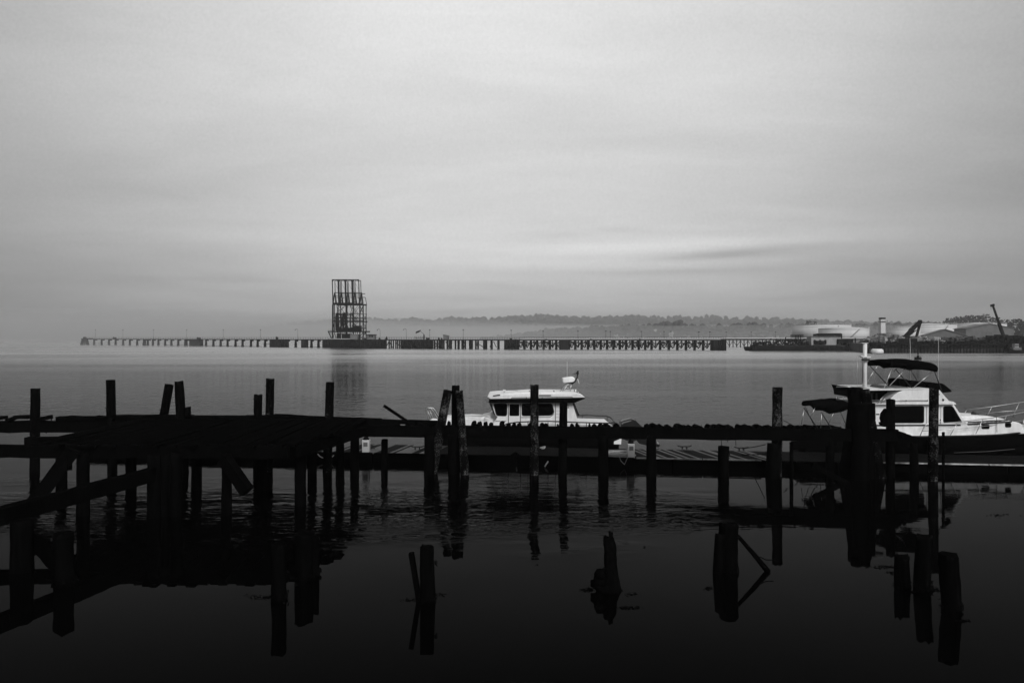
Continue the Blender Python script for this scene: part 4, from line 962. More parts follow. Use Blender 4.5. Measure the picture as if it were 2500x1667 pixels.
for px_, py_, rr_b in ((1464, 1402, .13), (1466, 1418, .17), (1456, 1425, .13), (1472, 1432, .17), (1480, 1444, .16), (1508, 1447, .12), (1476, 1392, .07)):
    c = at(px_, py_, Yb-.05); blob(v_, f_, c, rr_b, rr_b*.9, hi=True)
m.add(v_, f_, True).build('root_bulge', W, o)
o, Y, r = stump(1780, 1276, 1392, 48, 'thick stump with a thin broken branch sloping to the water', 1776, wob=.14)
MB().tube([at(1800, 1306, Y), at(1840, 1352, Y-.05), at(1876, 1396, Y-.1)], .045, 7, .07).build('branch', W, o)
MB().tube([at(1843, 1356, Y), at(1858, 1360, Y), at(1870, 1366, Y), at(1888, 1366, Y)], .012, 5).build('twig', W, o)
add_log(MB(), at(1752, 1420, Y-.2), at(1758, 1306, Y-.2), .13, seg=8).build('side_timber', W, o)
stump(2204, 1356, 1431, 38, 'short stump third from the right edge of the water', 2201)
stump(2257, 1306, 1434, 42, 'tall slightly leaning stump second from the right edge', 2252, wob=.12)
stump(2318, 1353, 1484, 50, 'widest square-topped stump nearest the right edge', 2321, wob=.12, split=.07)
o, Y, r = stump(680, 1326, 1460, 39, 'slim straight stump nearest the viewer on the left side', 681)
stump(741, 1300, 1410, 46, 'thick stump right behind the slim straight one on the left', 742)
stump(767, 1308, 1402, 28, 'narrow stump touching the right side of the thick left stump', 767)
stump(155, 1300, 1420, 48, 'thick stump below the ruined pier at the left', 156)
# floating weed
m = MB(); rw = random.Random(5)
for px, wl, n_, sx in ((624, 1457, 30, 10), (655, 1458, 30, 10), (1434, 1440, 90, 10), (1540, 1450, 20, 12), (1535, 1484, 70, 16), (1465, 1482, 24, 8), (1000, 1464, 30, 10), (1070, 1452, 20, 8), (2160, 1384, 90, 16), (2185, 1398, 60, 10), (2282, 1440, 60, 14), (2290, 1384, 30, 7), (118, 1418, 20, 5), (1728, 1436, 40, 6), (2440, 1257, 40, 18), (1573, 1336, 4, 2), (700, 1400, 20, 8), (2350, 1515, 50, 14), (2230, 1445, 50, 12)):
    for k in range(n_):
        Y = Yw(wl + rw.gauss(0, 2.2)); x = X_(px + rw.gauss(0, sx*.9), Y); a = rw.gauss(0, .5); l = rw.uniform(.01, .06)
        m.rbox((x, Y, rw.uniform(.0, .02)), (l, rw.uniform(.004, .010), .008), a, .003)
tag(m.build('floating_weed', M['weed']), 'bits of floating weed and bark around the stumps', kind='stuff')

# ------------------------------------------------------------------ floating dock
fd = empty('floating_dock', (4, 32, 0), 'low floating dock with plank deck and pale edge behind the ruined pier', 'dock')
def Df(X): return 32.0 - .118*X
DT = .355; WDK = 2.75
XL, XR = -20.2, 26.0
x = XL; segs = [XL, -13.0, -6.2, .2, 6.8, 13.4, 20, 26.2]
for a, b in zip(segs, segs[1:]):
    m = MB(); fa, fb = Df(a), Df(b); g = .03
    m.add([(a+g, fa+.04, DT-.05), (b-g, fb+.04, DT-.05), (b-g, fb+WDK, DT-.05), (a+g, fa+WDK, DT-.05), (a+g, fa+.04, -.35), (b-g, fb+.04, -.35), (b-g, fb+WDK, -.35), (a+g, fa+WDK, -.35)],
          [(0,1,2,3),(7,6,5,4),(0,4,5,1),(1,5,6,2),(2,6,7,3),(3,7,4,0)])
    m.build('float', M['dockside'], fd)
rd = random.Random(9); shared = {}
x = XL + .1; sk = .55
k = 0
while x < XR - .2:
    wd = .15; y0 = Df(x) + .05
    s = -1 if x < 0 else 1     # decking boards laid on the skew
    me_m = 'plank2' if rd.random() < (.5 if (x < -3.4 or 5.4 < x < 10.9) else 0) else 'plank'  # all dark boards beside the boats: hull reflections put into board colour
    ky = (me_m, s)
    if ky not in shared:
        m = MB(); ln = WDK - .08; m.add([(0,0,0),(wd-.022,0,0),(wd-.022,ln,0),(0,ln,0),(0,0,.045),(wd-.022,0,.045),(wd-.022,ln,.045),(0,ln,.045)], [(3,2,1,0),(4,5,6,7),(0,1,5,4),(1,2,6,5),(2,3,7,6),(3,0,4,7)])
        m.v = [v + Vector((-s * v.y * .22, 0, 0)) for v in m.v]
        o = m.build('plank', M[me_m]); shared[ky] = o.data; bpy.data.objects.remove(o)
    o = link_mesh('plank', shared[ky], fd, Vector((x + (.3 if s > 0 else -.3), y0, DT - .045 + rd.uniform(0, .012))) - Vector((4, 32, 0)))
    x += wd; k += 1
# pale edge strip on its right half and near the right border
for a, b in ((5.3, 8.0), (8.05, 10.4), (13.6, 16.3), (16.35, 19.2), (19.25, 22.3), (22.35, 26)):
    MB().beam((a, Df(a)+.0, DT+.025), (b, Df(b)+.0, DT+.025), .07, .05).build('edge_strip', M['edge'], fd)
for a, b in ((XL, -6.2), (-6.1, 5.2)): MB().beam((a, Df(a), DT-.01), (b, Df(b), DT-.01), .08, .10).build('fender_strip', M['dockside'], fd)
def cleat(px, Y, label):
    x = X_(px, Y); root = empty('dock_cleat', (x, Y, DT), label, 'cleat', 'cleats along the floating dock')
    MB().tube([(x-.32, Y, DT+.17), (x-.2, Y, DT+.13), (x+.2, Y, DT+.13), (x+.32, Y, DT+.17)], .03, 6).build('horn', M['darksteel'], root)
    for s in (-.1, .1): MB().box((x+s-.03, Y-.03, DT), (x+s+.03, Y+.03, DT+.12)).build('leg', M['darksteel'], root)
cleat(1019, 33.9, 'dark cleat on the far dock edge left of the three-pile cluster')
cleat(1671, 34.0, 'dark cleat on the far dock edge left of the short thick stump')
cleat(1810, 33.6, 'dark cleat holding a mooring line right of the short thick stump')
cleat(908, 34.2, 'dark cleat beside the left white power pedestal')
def pedestal(px, yt, yb, wpx, Y, label, mtl='white2', cap='rust'):
    x = X_(px, Y); w_ = wpx/F*Y/2; zt = Z_(yt, Y); z0 = DT
    root = empty('power_pedestal', (x, Y, z0), label, 'pedestal', 'white power pedestals on the floating dock')
    MB().box((x-w_, Y-w_, z0), (x+w_, Y+w_, zt)).build('body', M[mtl], root, bevel=.02)
    MB().lathe((x, Y, zt), [(w_*.95, 0), (w_*.8, .06), (w_*.35, .16), (w_*.3, .24)], 10).build('cap', M[cap], root)
    MB().box((x-w_*.6, Y-w_-.02, zt-.28), (x+w_*.6, Y-w_-.004, zt-.1)).build('socket_panel', M['wallg'], root)
pedestal(894, 1073, 1101, 17, 33.2, 'white box pedestal with dark cap on the left part of the dock')
pedestal(1540, 1082, 1117, 16.5, 31.6, 'white box pedestal beside the outboard motor and coiled rope')
# coil of rope
m = MB(); rc = random.Random(2); cx, cy = X_(1508, 32.0), 32.0
pth = []
for k in range(190):
    a = k*.33; rr = .42 + .12*math.sin(k*.11) + rc.uniform(-.03,.03); pth.append((cx + math.cos(a)*rr*1.2 + .15*math.sin(k*.05), cy + math.sin(a)*rr, DT + .03 + .0008*k + rc.uniform(0,.02)))
pth += [(cx+.35, cy-.5, DT+.08), (cx+.3, cy-.75, DT+.04), (cx+.28, Df(cx)-.06, DT-.08), (cx+.2, Df(cx)-.08, DT-.25), (cx+.05, Df(cx)-.06, DT-.1), (cx, cy-.6, DT+.05)]
o = m.tube(pth, .016, 5).build('rope_coil', M['rope'], loc=(cx, cy, DT)); tag(o, 'loosely coiled pale rope on the dock left of the right pedestal', 'rope')
def rope(name, pts_, r, label, mtl='rope', cat='rope'):
    o = MB().tube(pts_, r, 5).build(name, M[mtl], loc=pts_[0]); tag(o, label, cat)
rope('dock_hose', [at(776, 1108, 33.0), at(780, 1113, 32.9), at(787, 1117, 32.8), at(800, 1118, 32.75), at(809, 1116, 32.8), at(815, 1111, 32.9)], .022, 'pale hose sagging over the dock edge at the left')
rope('mooring_line', [at(1812, 1095, 33.5), at(1840, 1091, 32.8), at(1869, 1085, 30.2)], .018, 'dark mooring line from a dock cleat to the thick lone piling', 'weed')
rope('mooring_line', [at(1810, 1110, 32.3), at(1850, 1109, 32.0), at(1895, 1104, 31.5)], .02, 'dark line lying on the dock beside the thick lone piling', 'weed')
rope('hanging_rope', [at(1338, 1126, 31.4), at(1334, 1132, 31.3), at(1330, 1139, 31.3)], .03, 'short pale rope end hanging from the dock below the white boat')
rope('dock_rope', [at(1318, 1093, 33.6), at(1325, 1091, 33.6), at(1331, 1090, 33.5), at(1329, 1094, 33.4), at(1322, 1095, 33.4)], .03, 'small pale rope loop on the dock under the white cabin')
rope('mooring_line', [at(1913, 1026, 34.2), at(1930, 1035, 34.4), at(1950, 1045, 34.6)], .02, 'dark line sloping down from the thick lone piling towards the covered boat', 'darksteel')

# ------------------------------------------------------------------ boats
def hull(root, xs, xb, Yc, beam, zs, zm, zb, mtl, n=22, name='hull', flare=.75, bowp=2.2, keel=-.45, ztop=None):
    """xs stern x, xb bow x; sheer heights at stern, middle, bow"""
    sec = []; dirn = 1 if xb > xs else -1; Lh = abs(xb-xs)
    for i in range(n+1):
        t = i/n; b = beam/2*(1 - t**bowp * 1.0) * (.90 + .10*min(1, t*5)); b = max(b, .015)
        if t < .5: zt = zs + (zm-zs)*(t/.5)
        else: zt = zm + (zb-zm)*((t-.5)/.5)**1.8
        rake = .0
        ring = []
        for s, zf in ((1, 1), (1, .55), (1, .15), (1, -.3), (0, 0), (-1, -.3), (-1, .15), (-1, .55), (-1, 1)):
            if zf == 0 and s == 0: z = keel*(1-.75*t**3); bb = 0
            else: z = keel*.55 + (zt-keel*.55)*((zf+.3)/1.3); bb = b*(flare + (1-flare)*((zf+.3)/1.3)**.7)*(.45 if zf < 0 else (.88 if zf < .3 else 1))
            xr = xs + dirn*(Lh*t - (1-(max(z,keel)-keel)/(zt-keel+.01))*.9*t**4)
            ring.append((xr, Yc - s*bb, z))
        sec.append(ring)
    v = [p for r in sec for p in r]; m_ = len(sec[0]); f = []
    for i in range(n):
        for k in range(m_-1): f.append((i*m_+k, i*m_+k+1, (i+1)*m_+k+1, (i+1)*m_+k))
    f.append(tuple(range(m_)))
    ob = MB().add(v, f, True).build(name, mtl, root)
    return sec
def deck_from(root, sec, mtl, drop=.06, name='deck', i0=0, i1=None):
    i1 = i1 if i1 is not None else len(sec); v = []; f = []
    for r in sec[i0:i1]: a, b = Vector(r[0]), Vector(r[-1]); v += [a + Vector((0, .03, -drop)), b + Vector((0, -.03, -drop))]
    for i in range(i1-i0-1): f.append((2*i, 2*i+1, 2*i+3, 2*i+2))
    MB().add(v, f).build(name, mtl, root)
def rail_path(root, name, pts_, r, mtl): return MB().tube(pts_, r, 6).build(name, mtl, root)
def rounded(poly, r=.06, k=4):
    out = []; n = len(poly)
    for i in range(n):
        p = Vector((*poly[i], 0)); a = Vector((*poly[i-1], 0)); b = Vector((*poly[(i+1)%n], 0)); da = (a-p); db = (b-p)
        ra = min(r, da.length*.45); rb = min(r, db.length*.45); pa = p + da.normalized()*ra; pb = p + db.normalized()*rb
        for j in range(k+1): t = j/k; q_ = pa*(1-t)**2 + p*2*t*(1-t) + pb*t*t; out.append((q_.x, q_.y))
    return out
def px_poly(pts_, Y): return [(X_(a, Y), Z_(b, Y)) for a, b in pts_]
def window(root, pts_, Y, r=.07, frame=.03, name='window', outward=-1):
    P = rounded(px_poly(pts_, Y), r); cx = sum(p[0] for p in P)/len(P); cz = sum(p[1] for p in P)/len(P)
    big = rounded([(x + (frame if x > cx else -frame), z + (frame if z > cz else -frame)) for x, z in px_poly(pts_, Y)], r+frame)
    fo = MB().prism(big, Y-.012, Y+.004).build('window' if name == 'window' else name, M['rubber'], root)
    MB().prism(P, Y-.020, Y-.0125).build('pane', M['glass'], fo)
    return fo

# --- boat 1: white pilothouse cruiser, bow to the left
NY = 35.3; BC = 36.75; FY = 38.2
b1 = empty('cabin_cruiser', (X_(1280, BC), BC, 0), 'white pilothouse cruiser with dark windows moored behind the three-pile cluster', 'boat')
sec = hull(b1, X_(1503, BC), X_(1040, BC), BC, 2.95, .78, .80, 1.28, M['hullblack'], flare=.82)
# white topsides strip (sheer), deck
v = []; f = []
for r in sec:
    for p in (r[0], r[-1]): q_ = Vector(p); s = -1 if q_.y < BC else 1; v += [q_ + Vector((0, s*.012, .004)), q_ + Vector((0, s*.012, -.10)), ]
n = len(sec)
for i in range(n-1):
    for o_ in (0, 2): f.append((4*i+o_, 4*i+4+o_, 4*i+5+o_, 4*i+1+o_))
MB().add(v, f, True).build('topside_band', M['white'], b1)
deck_from(b1, sec, M['white'], -.012)
gw = MB()
for sgn, idx in ((1, 0), (-1, -1)): gw.tube([Vector(r[idx]) + Vector((0, 0, .02)) for r in sec], .045, 6)
gw.build('gunwale', M['white'], b1)
# raised foredeck
MB().prism([(X_(1062, BC), 1.15), (X_(1205, BC), 1.0), (X_(1205, BC), Z_(1016, BC)), (X_(1150, BC), Z_(1014.5, BC)), (X_(1092, BC), Z_(1016, BC)), (X_(1066, BC), Z_(1024, BC))], BC-.85, BC+.85).build('foredeck', M['white'], b1, bevel=.08)
MB().prism([(X_(1165, BC), 1.2), (X_(1215, BC), 1.2), (X_(1215, BC), Z_(1000, BC)), (X_(1204, BC), Z_(1000, BC)), (X_(1196, BC), Z_(1009, BC)), (X_(1178, BC), Z_(1013, BC))], BC-.7, BC+.7).build('coachroof', M['white'], b1, bevel=.06)
MB().prism([(X_(1052, BC), 1.1), (X_(1068, BC), 1.1), (X_(1066, BC), Z_(1023, BC)), (X_(1055, BC), Z_(1022, BC)), (X_(1046, BC), Z_(1027, BC))], BC-.28, BC+.28).build('bow_locker', M['white'], b1, bevel=.04)
# pulpit rails
for k, dy in enumerate((-.38, .38)):
    Yq = BC + dy; o_ = k*6
    rail_path(b1, 'pulpit_rail', [at(1048+o_, 1024, Yq), at(1039.5+o_, 1004, Yq), at(1040+o_, 998, Yq), at(1044+o_, 995, Yq), at(1051+o_, 995.5, Yq), at(1056+o_, 1001, Yq), at(1068+o_, 1020, Yq)], .018, M['steel'])
    rail_path(b1, 'pulpit_rail', [at(1052+o_, 1023, Yq), at(1043+o_, 1001, Yq)], .014, M['steel'])
    rail_path(b1, 'bow_rail', [at(1068+o_, 1020, Yq), at(1100+o_, 1013, Yq+.4*(1 if dy>0 else -1)), at(1190, 1016, BC+dy*3), at(1200, 1019, BC+dy*3.2)], .015, M['steel'])
    rail_path(b1, 'grab_rail', [at(1184, 1027, BC+dy*2.6), at(1183, 1020, BC+dy*2.6), at(1186, 1017.5, BC+dy*2.6), at(1205, 1018, BC+dy*2.6)], .013, M['steel'])
# cabin
cab = [(1198, 983), (1208, 1013), (1214, 1020), (1196, 1048), (1418, 1048), (1398, 983)]
MB().prism(px_poly(cab, NY), NY+.30, FY-.30).build('cabin', M['white'], b1, bevel=.03)
CY = NY + .30
def cp(pts_): return [(1250 + (a-1250)*1.0, b) for a, b in pts_]
# polygons drawn at the cabin wall plane CY directly
window(b1, [(1205.5, 986), (1237.5, 986), (1236.5, 1014.5), (1213, 1013.5)], CY, .10)
window(b1, [(1274.5, 986), (1347, 986), (1352.5, 1005.5), (1344.5, 1013), (1275, 1014)], CY, .09)
dr = MB().prism(rounded(px_poly([(1242, 984.5), (1269.5, 984.5), (1269.5, 1040), (1242, 1040)], CY), .03), CY-.014, CY-.001).build('door', M['white'], b1)
WLOC[dr.name] = WLOC[dr.name]
MB().prism(rounded(px_poly([(1243.8, 986), (1267.8, 986), (1267.8, 1015), (1243.8, 1015)], CY), .06), CY-.024, CY-.016).build('pane', M['glass'], dr)
for px in (1241.3, 1270.4): MB().box((X_(px, CY)-.016, CY-.03, .8), (X_(px, CY)+.016, CY-.0145, Z_(985, CY))).build('door_rail', M['darksteel'], b1)
MB().box((X_(1356, CY)-.012, CY-.03, .8), (X_(1356, CY)+.012, CY-.005, Z_(984, CY))).build('seam', M['darksteel'], b1)
for py in (985, 994, 1002, 1010, 1018, 1027): MB().box((X_(1357, CY), CY-.012, Z_(py, CY)-.008), (X_(1400, CY)-.3, CY-.004, Z_(py, CY))).build('panel_groove', M['wallg'], b1)
m = MB().tube([at(1210, 1027, CY-.03), at(1236, 1027, CY-.03)], .014, 5); m.build('handrail', M['steel'], b1)
for px in (1227, 1231): MB().tube([at(px, 1030, CY-.02), at(px, 1030, CY-.002)], .034, 10).build('vent', M['rubber'], b1)
# lower moulding line
MB().prism(px_poly([(1272, 1018), (1342, 1017), (1352, 1010), (1353, 1011), (1343, 1018.5), (1272, 1019.5)], CY), CY-.012, CY-.002).build('moulding', M['wallg'], b1)
# windscreen (raked, dark mullions)
MB().beam(at(1196, 984, CY), at(1207, 1012, CY), .05, .05).beam(at(1200, 984, CY+.3), at(1210, 1012, CY+.3), .04, .04).build('windscreen_frame', M['darksteel'], b1)
MB().add([at(1197.3, 984, CY+.05), at(1208, 1013, CY+.05), Vector((at(1208, 1013, CY).x, FY-.35, Z_(1013, CY))), Vector((at(1197.3, 984, CY).x, FY-.35, Z_(984, CY)))], [(0,1,2,3)]).build('windscreen', M['glass'], b1)
# back posts
for dy in (0, .12): rail_path(b1, 'support_strut', [at(1399+dy*20, 984, CY+dy), at(1411+dy*22, 1015, CY+dy)], .028, M['darksteel'])
# roof: soffit black, white top
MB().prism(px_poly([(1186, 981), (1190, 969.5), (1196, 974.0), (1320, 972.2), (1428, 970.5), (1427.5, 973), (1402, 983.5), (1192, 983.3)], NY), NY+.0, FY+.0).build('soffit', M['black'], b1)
MB().prism(px_poly([(1189.5, 968.5), (1193, 966), (1215, 964), (1300, 962), (1415, 960.5), (1424, 966), (1428.3, 970.4), (1320, 972.0), (1197, 973.8)], NY), NY-.02, FY+.02).build('roof', M['white'], b1, bevel=.02)
MB().prism(px_poly([(1200, 965.5), (1232, 961), (1290, 957), (1405, 957), (1418, 962.5), (1420, 967), (1205, 967)], NY+.5), NY+.45, FY-.45).build('roof_crown', M['white'], b1, bevel=.03)
MB().prism(px_poly([(1186.2, 980.6), (1189.6, 969.6), (1195, 972.5), (1192.5, 983.2)], NY), NY-.03, FY+.03).build('visor', M['wallg'], b1)
for a, b in ((1204, 1221), (1316, 1345)): MB().beam(at(a, 966 if a < 1300 else 965, NY-.03), at(b, 963.5 if a < 1300 else 965, NY-.03), .04, .045).build('roof_hatch', M['rubber'], b1)
rail_path(b1, 'roof_rail', [at(1248, 973, NY-.04), at(1250, 970.5, NY-.04), at(1396, 968.3, NY-.04), at(1398, 970.5, NY-.04)], .011, M['darksteel'])
for px in (1285, 1324, 1360): rail_path(b1, 'roof_rail_foot', [at(px, 968.8, NY-.04), at(px, 972.5, NY-.04)], .012, M['darksteel'])
# things on roof
m = MB().tube([at(1231, 960, BC), at(1231, 955, BC)], .02, 6); m.build('light_post', M['steel'], b1)
MB().box(at(1228, 955.5, BC-.1), at(1234.5, 951, BC+.1)).build('search_light', M['white2'], b1)
rail_path(b1, 'roof_antenna', [at(1247, 958, BC), at(1264, 953.5, BC), at(1264, 958, BC)], .012, M['steel'])
for a, b, c_, d_ in ((1352, 954, 1355, 961), (1355, 961, 1354, 968), (1292.5, 955, 1293, 962)): rail_path(b1, 'roof_bracket', [at(a, b, BC-.6), at(c_, d_, BC-.9)], .03, M['darksteel'])
# radar arch
for dy in (-.35, .35):
    Yq = BC+dy
    rail_path(b1, 'radar_leg', [at(1364, 958, Yq), at(1384, 938.5, Yq), at(1396, 938.5, Yq)], .026, M['steel'])
    rail_path(b1, 'radar_leg', [at(1367, 962, Yq), at(1386, 940, Yq)], .02, M['steel'])
    rail_path(b1, 'radar_leg', [at(1395, 939, Yq), at(1392, 950, Yq), at(1395, 960, Yq), at(1400, 963, Yq)], .022, M['steel'])
for py in (946, 952.5): rail_path(b1, 'radar_crossbar', [at(1378 if py < 950 else 1371, py, BC-.35), at(1393, py+1, BC-.35)], .012, M['steel'])
rd_ = MB().prism(rounded(px_poly([(1373, 923), (1398, 919.5), (1404, 923), (1403, 930), (1398, 933), (1375, 935)], BC-.35), .07), BC-.40, BC+.22).build('radar_dome', M['white'], b1, bevel=.05)
MB().prism(px_poly([(1384, 934), (1398, 933), (1399, 937.5), (1384, 937.5)], BC-.2), BC-.25, BC+.2).build('radar_mount', M['cowl'], b1)
MB().tube([at(1384.5, 921, BC), at(1384.5, 883, BC)], .012, 5, .007).build('whip_antenna', M['white2'], b1)
rail_path(b1, 'mast_arm', [at(1396, 937.5, BC), at(1404, 931, BC), at(1409, 922, BC), at(1410, 910, BC)], .034, M['cowl'])
MB().prism(px_poly([(1397, 911.5), (1404, 910.5), (1408, 907.5), (1408.5, 904.5), (1413, 904.5), (1412, 907), (1412.5, 913.5), (1407, 912.5), (1397, 912.3)], BC), BC-.12, BC+.12).build('anchor_light', M['cowl'], b1)
rail_path(b1, 'stay', [at(1410, 925, BC), at(1414, 937, BC)], .02, M['white2'])
MB().lathe(at(1405, 960, BC-.7), [(.06, 0), (.1, .08), (.05, .22)], 8).build('horn', M['steel'], b1)
MB().tube([at(1407, 951.5, BC-.7), at(1410, 958, BC-.8), at(1418, 959, BC-.9), at(1419, 962, BC-.9), at(1412, 963, BC-.9)], .02, 6).build('search_lamp', M['darksteel'], b1)
# side and stern rails
Yn = NY - .02
rail_path(b1, 'side_rail', [at(1225, 1040, Yn), at(1240, 1033.5, Yn), at(1262, 1030.5, Yn), at(1300, 1028.5, Yn), at(1340, 1028, Yn), at(1400, 1030.5, Yn), at(1490, 1033, Yn), at(1500, 1030, Yn+.4), at(1503, 1034, Yn+.2), at(1501, 1046, Yn+.1)], .033, M['darksteel'])
for px in (1289, 1338, 1431.6, 1497): rail_path(b1, 'stanchion', [at(px, 1030.5, Yn), at(px, 1052, Yn)], .02, M['darksteel'])
rail_path(b1, 'stern_rail', [at(1412, 1014, FY), at(1440, 1013.6, FY), at(1482, 1015.5, FY), at(1492, 1020, FY-.1), at(1499, 1029, BC), at(1501, 1033, NY+.3)], .028, M['darksteel'])
for px in (1422.5, 1482.5): rail_path(b1, 'stanchion', [at(px, 1015, FY), at(px, 1036, FY)], .016, M['darksteel'])
MB().prism(px_poly([(1415, 1034), (1492, 1036), (1494, 1050), (1412, 1050)], NY+.2), NY+.2, FY-.2).build('cockpit_coaming', M['white'], b1, bevel=.05)
MB().prism(px_poly([(1492, 1036), (1508, 1058), (1507, 1075), (1490, 1075)], BC), NY+.15, FY-.15).build('transom', M['white'], b1)
# registration mark beside the strut
P_ = [(1386.2, 990.5), (1387.2, 989.3), (1388.6, 989.3), (1389.3, 990.6), (1388.8, 992), (1386.3, 995.6), (1389.6, 995.6)]
m = MB()
for a_, b_ in zip(P_, P_[1:]): m.beam(at(a_[0], a_[1], CY-.006), at(b_[0], b_[1], CY-.006), .004, .022)
m.build('registration_mark', M['rubber'], b1)
# outboard
ob = empty('outboard_motor', at(1530, 1075, BC), 'black outboard motor tilted at the stern of the white cruiser', 'outboard motor')
MB().prism(rounded(px_poly([(1513.5, 1052), (1514, 1028), (1520, 1025), (1539, 1020), (1549, 1024), (1562, 1036), (1573, 1046), (1575, 1054)], BC), .05), BC-.28, BC+.28).build('cowl', M['cowl'], ob, bevel=.06)
MB().prism(px_poly([(1515, 1030.5), (1520, 1028), (1538, 1023.5), (1541, 1024.5), (1537, 1026.5), (1521, 1031), (1516, 1034.5)], BC), BC-.31, BC-.27).build('cowl_stripe', M['wallg'], ob)
MB().prism(px_poly([(1516, 1052), (1568, 1052), (1560, 1070), (1540, 1078), (1518, 1070)], BC), BC-.2, BC+.2).build('midsection', M['cowl'], ob)
MB().prism(px_poly([(1550, 1070), (1562, 1066), (1612, 1086), (1607, 1091), (1584, 1088), (1560, 1082)], BC), BC-.07, BC+.07).build('lower_unit', M['cowl'], ob)
pm = MB()
for k in range(3):
    a = k*2.09+.4; c0 = at(1606, 1084, BC); pm.add([c0, c0 + Vector((.05, math.cos(a)*.16-.04, math.sin(a)*.16)), c0 + Vector((-.02, math.cos(a+.5)*.16, math.sin(a+.5)*.16)), c0 + Vector((.03, 0, .02))], [(0,1,2),(0,2,3),(1,3,2),(0,3,1)])
pm.build('propeller', M['steel'], ob)

# --- boat 2: flybridge trawler yacht, bow to the right
N2 = 33.3; C2 = 35.15; F2 = 37.0
b2 = empty('flybridge_yacht', (X_(2300, C2), C2, 0), 'dark-hulled white flybridge yacht with black bimini top, cut off by the right edge', 'boat')
sec = hull(b2, X_(2085, C2), X_(2618, C2), C2, 3.7, 1.02, 1.05, 1.62, M['hullblack'], flare=.8, bowp=3.0, keel=-.7, n=26)
deck_from(b2, sec, M['white'], .03)
rr_ = MB()
for idx in (0, -1): rr_.tube([Vector(r[idx]) + Vector((0, 0, .0)) for r in sec], .04, 6)
rr_.build('rubbing_strake', M['darksteel'], b2)
H2 = N2 + .42    # house side plane
def pw(pts_, Y=H2): return px_poly(pts_, Y)
MB().prism(pw([(2122, 1070), (2122, 986), (2329, 986.5), (2363, 1037), (2372, 1062)]), H2, F2-.42).build('house', M['white'], b2, bevel=.03)
MB().prism(pw([(2338, 1064), (2345, 1037), (2353, 1036), (2360, 1032.5), (2442, 1026), (2470, 1028), (2492, 1032), (2500, 1036), (2510, 1060)]), H2+.12, F2-.54).build('trunk_cabin', M['white'], b2, bevel=.05)
MB().prism(pw([(2342, 1019), (2348, 1015.5), (2380, 1015), (2425, 1017), (2450, 1022), (2462, 1027), (2350, 1033)], C2-.8), C2-.8, C2+.8).build('trunk_roof', M['white'], b2, bevel=.06)
MB().beam(at(2120, 1038.2, H2-.01), at(2345, 1037.2, H2-.01), .05, .06).build('stripe', M['darksteel'], b2)
MB().beam(at(2345, 1037.2, H2+.1), at(2470, 1029, H2+.1), .04, .05).build('stripe', M['darksteel'], b2)
gl_ = MB()
for k in range(9): p0 = at(2364+k*10.7, 1031.2-k*.55, H2-.03); gl_.beam(p0, p0 + Vector((.12, 0, .008)), .04, .04)
gl_.beam(at(2363, 1030.6, H2-.02), at(2460, 1025.6, H2-.02), .035, .05); gl_.build('grab_rail', M['darksteel'], b2)
window(b2, [(2176, 993), (2254.5, 992), (2254.5, 1031), (2178, 1031)], H2, .09)
window(b2, [(2304, 992.5), (2324, 992), (2348.5, 1030), (2304, 1030.5)], H2, .08)
MB().beam(at(2262, 992, H2-.008), at(2262, 1034, H2-.008), .012, .012).beam(at(2297, 990, H2-.008), at(2297, 1036, H2-.008), .012, .012).build('door_seam', M['wallg'], b2)
for py in (1025, 1032): MB().box((X_(2294.4, H2), H2-.03, Z_(py+1.5, H2)), (X_(2296, H2), H2-.002, Z_(py-1.8, H2))).build('hinge', M['rubber'], b2)
MB().prism(rounded(px_poly([(2138.5, 1009.5), (2147, 1009.5), (2147, 1012.8), (2138.5, 1012.8)], H2), .05), H2-.012, H2-.002).build('oval_emblem', M['rubber'], b2)
for a, b in (((2337.5, 1039), (2354.5, 1048.5)), ((2397.5, 1037), (2414, 1045.5)), ((2455, 1033), (2467, 1041.5))):
    window(b2, [a, (b[0], a[1]), b, (a[0], b[1])], H2+.12 , .05, name='porthole')
# flybridge coaming
FB = N2 + .25
arc = [(2165, 984.5), (2172, 975), (2182, 965), (2194, 957), (2207, 952.5)]
MB().prism(px_poly(arc + [(2235, 950.5), (2268, 949), (2295, 952.5), (2306, 966), (2318, 979), (2330, 984), (2332, 986.2)], FB), FB, F2-.25).build('flybridge_coaming', M['white'], b2, bevel=.02)
MB().prism(px_poly([(2104, 951), (2180, 950), (2268, 947.8), (2268, 949.4), (2210, 952), (2104, 953.2)], FB), FB-.02, F2-.23).build('boat_deck', M['white'], b2)
MB().prism(px_poly([(2160, 984.2), (2318, 982), (2326, 979.8), (2333, 984.5), (2333, 986.8), (2120, 987)], FB), FB-.03, F2-.22).build('brow', M['white'], b2)
MB().prism(px_poly([(2118, 954), (2166, 954), (2166, 984), (2118, 984)], H2+.6), H2+.6, F2-.6).build('aft_shade_block', M['black'], b2)  # black block fills the open recess under the overhang, standing for its shade
for px in (2140, 2152): MB().box((X_(px, H2), H2+.5, Z_(984, H2)), (X_(px+3.5, H2), H2+.59, Z_(962, H2))).build('aft_locker', M['rubber'], b2)
rail_path(b2, 'side_handrail', [at(2120, 977.5, FB-.06), at(2265, 977.3, FB-.06)], .016, M['steel'])
for px in (2212, 2264): MB().tube([at(px, 977.5, FB-.07), at(px, 977.5, FB+.0)], .03, 6).build('rail_bracket', M['rubber'], b2)
rail_path(b2, 'ladder', [at(2142, 985, FB), at(2156, 968, FB)], .02, M['steel']); rail_path(b2, 'ladder', [at(2150, 985, FB), at(2163, 970, FB)], .02, M['steel'])
MB().tube([at(2302, 976, FB-.015), at(2302, 976, FB+.01)], .055, 12).build('vent', M['rubber'], b2)
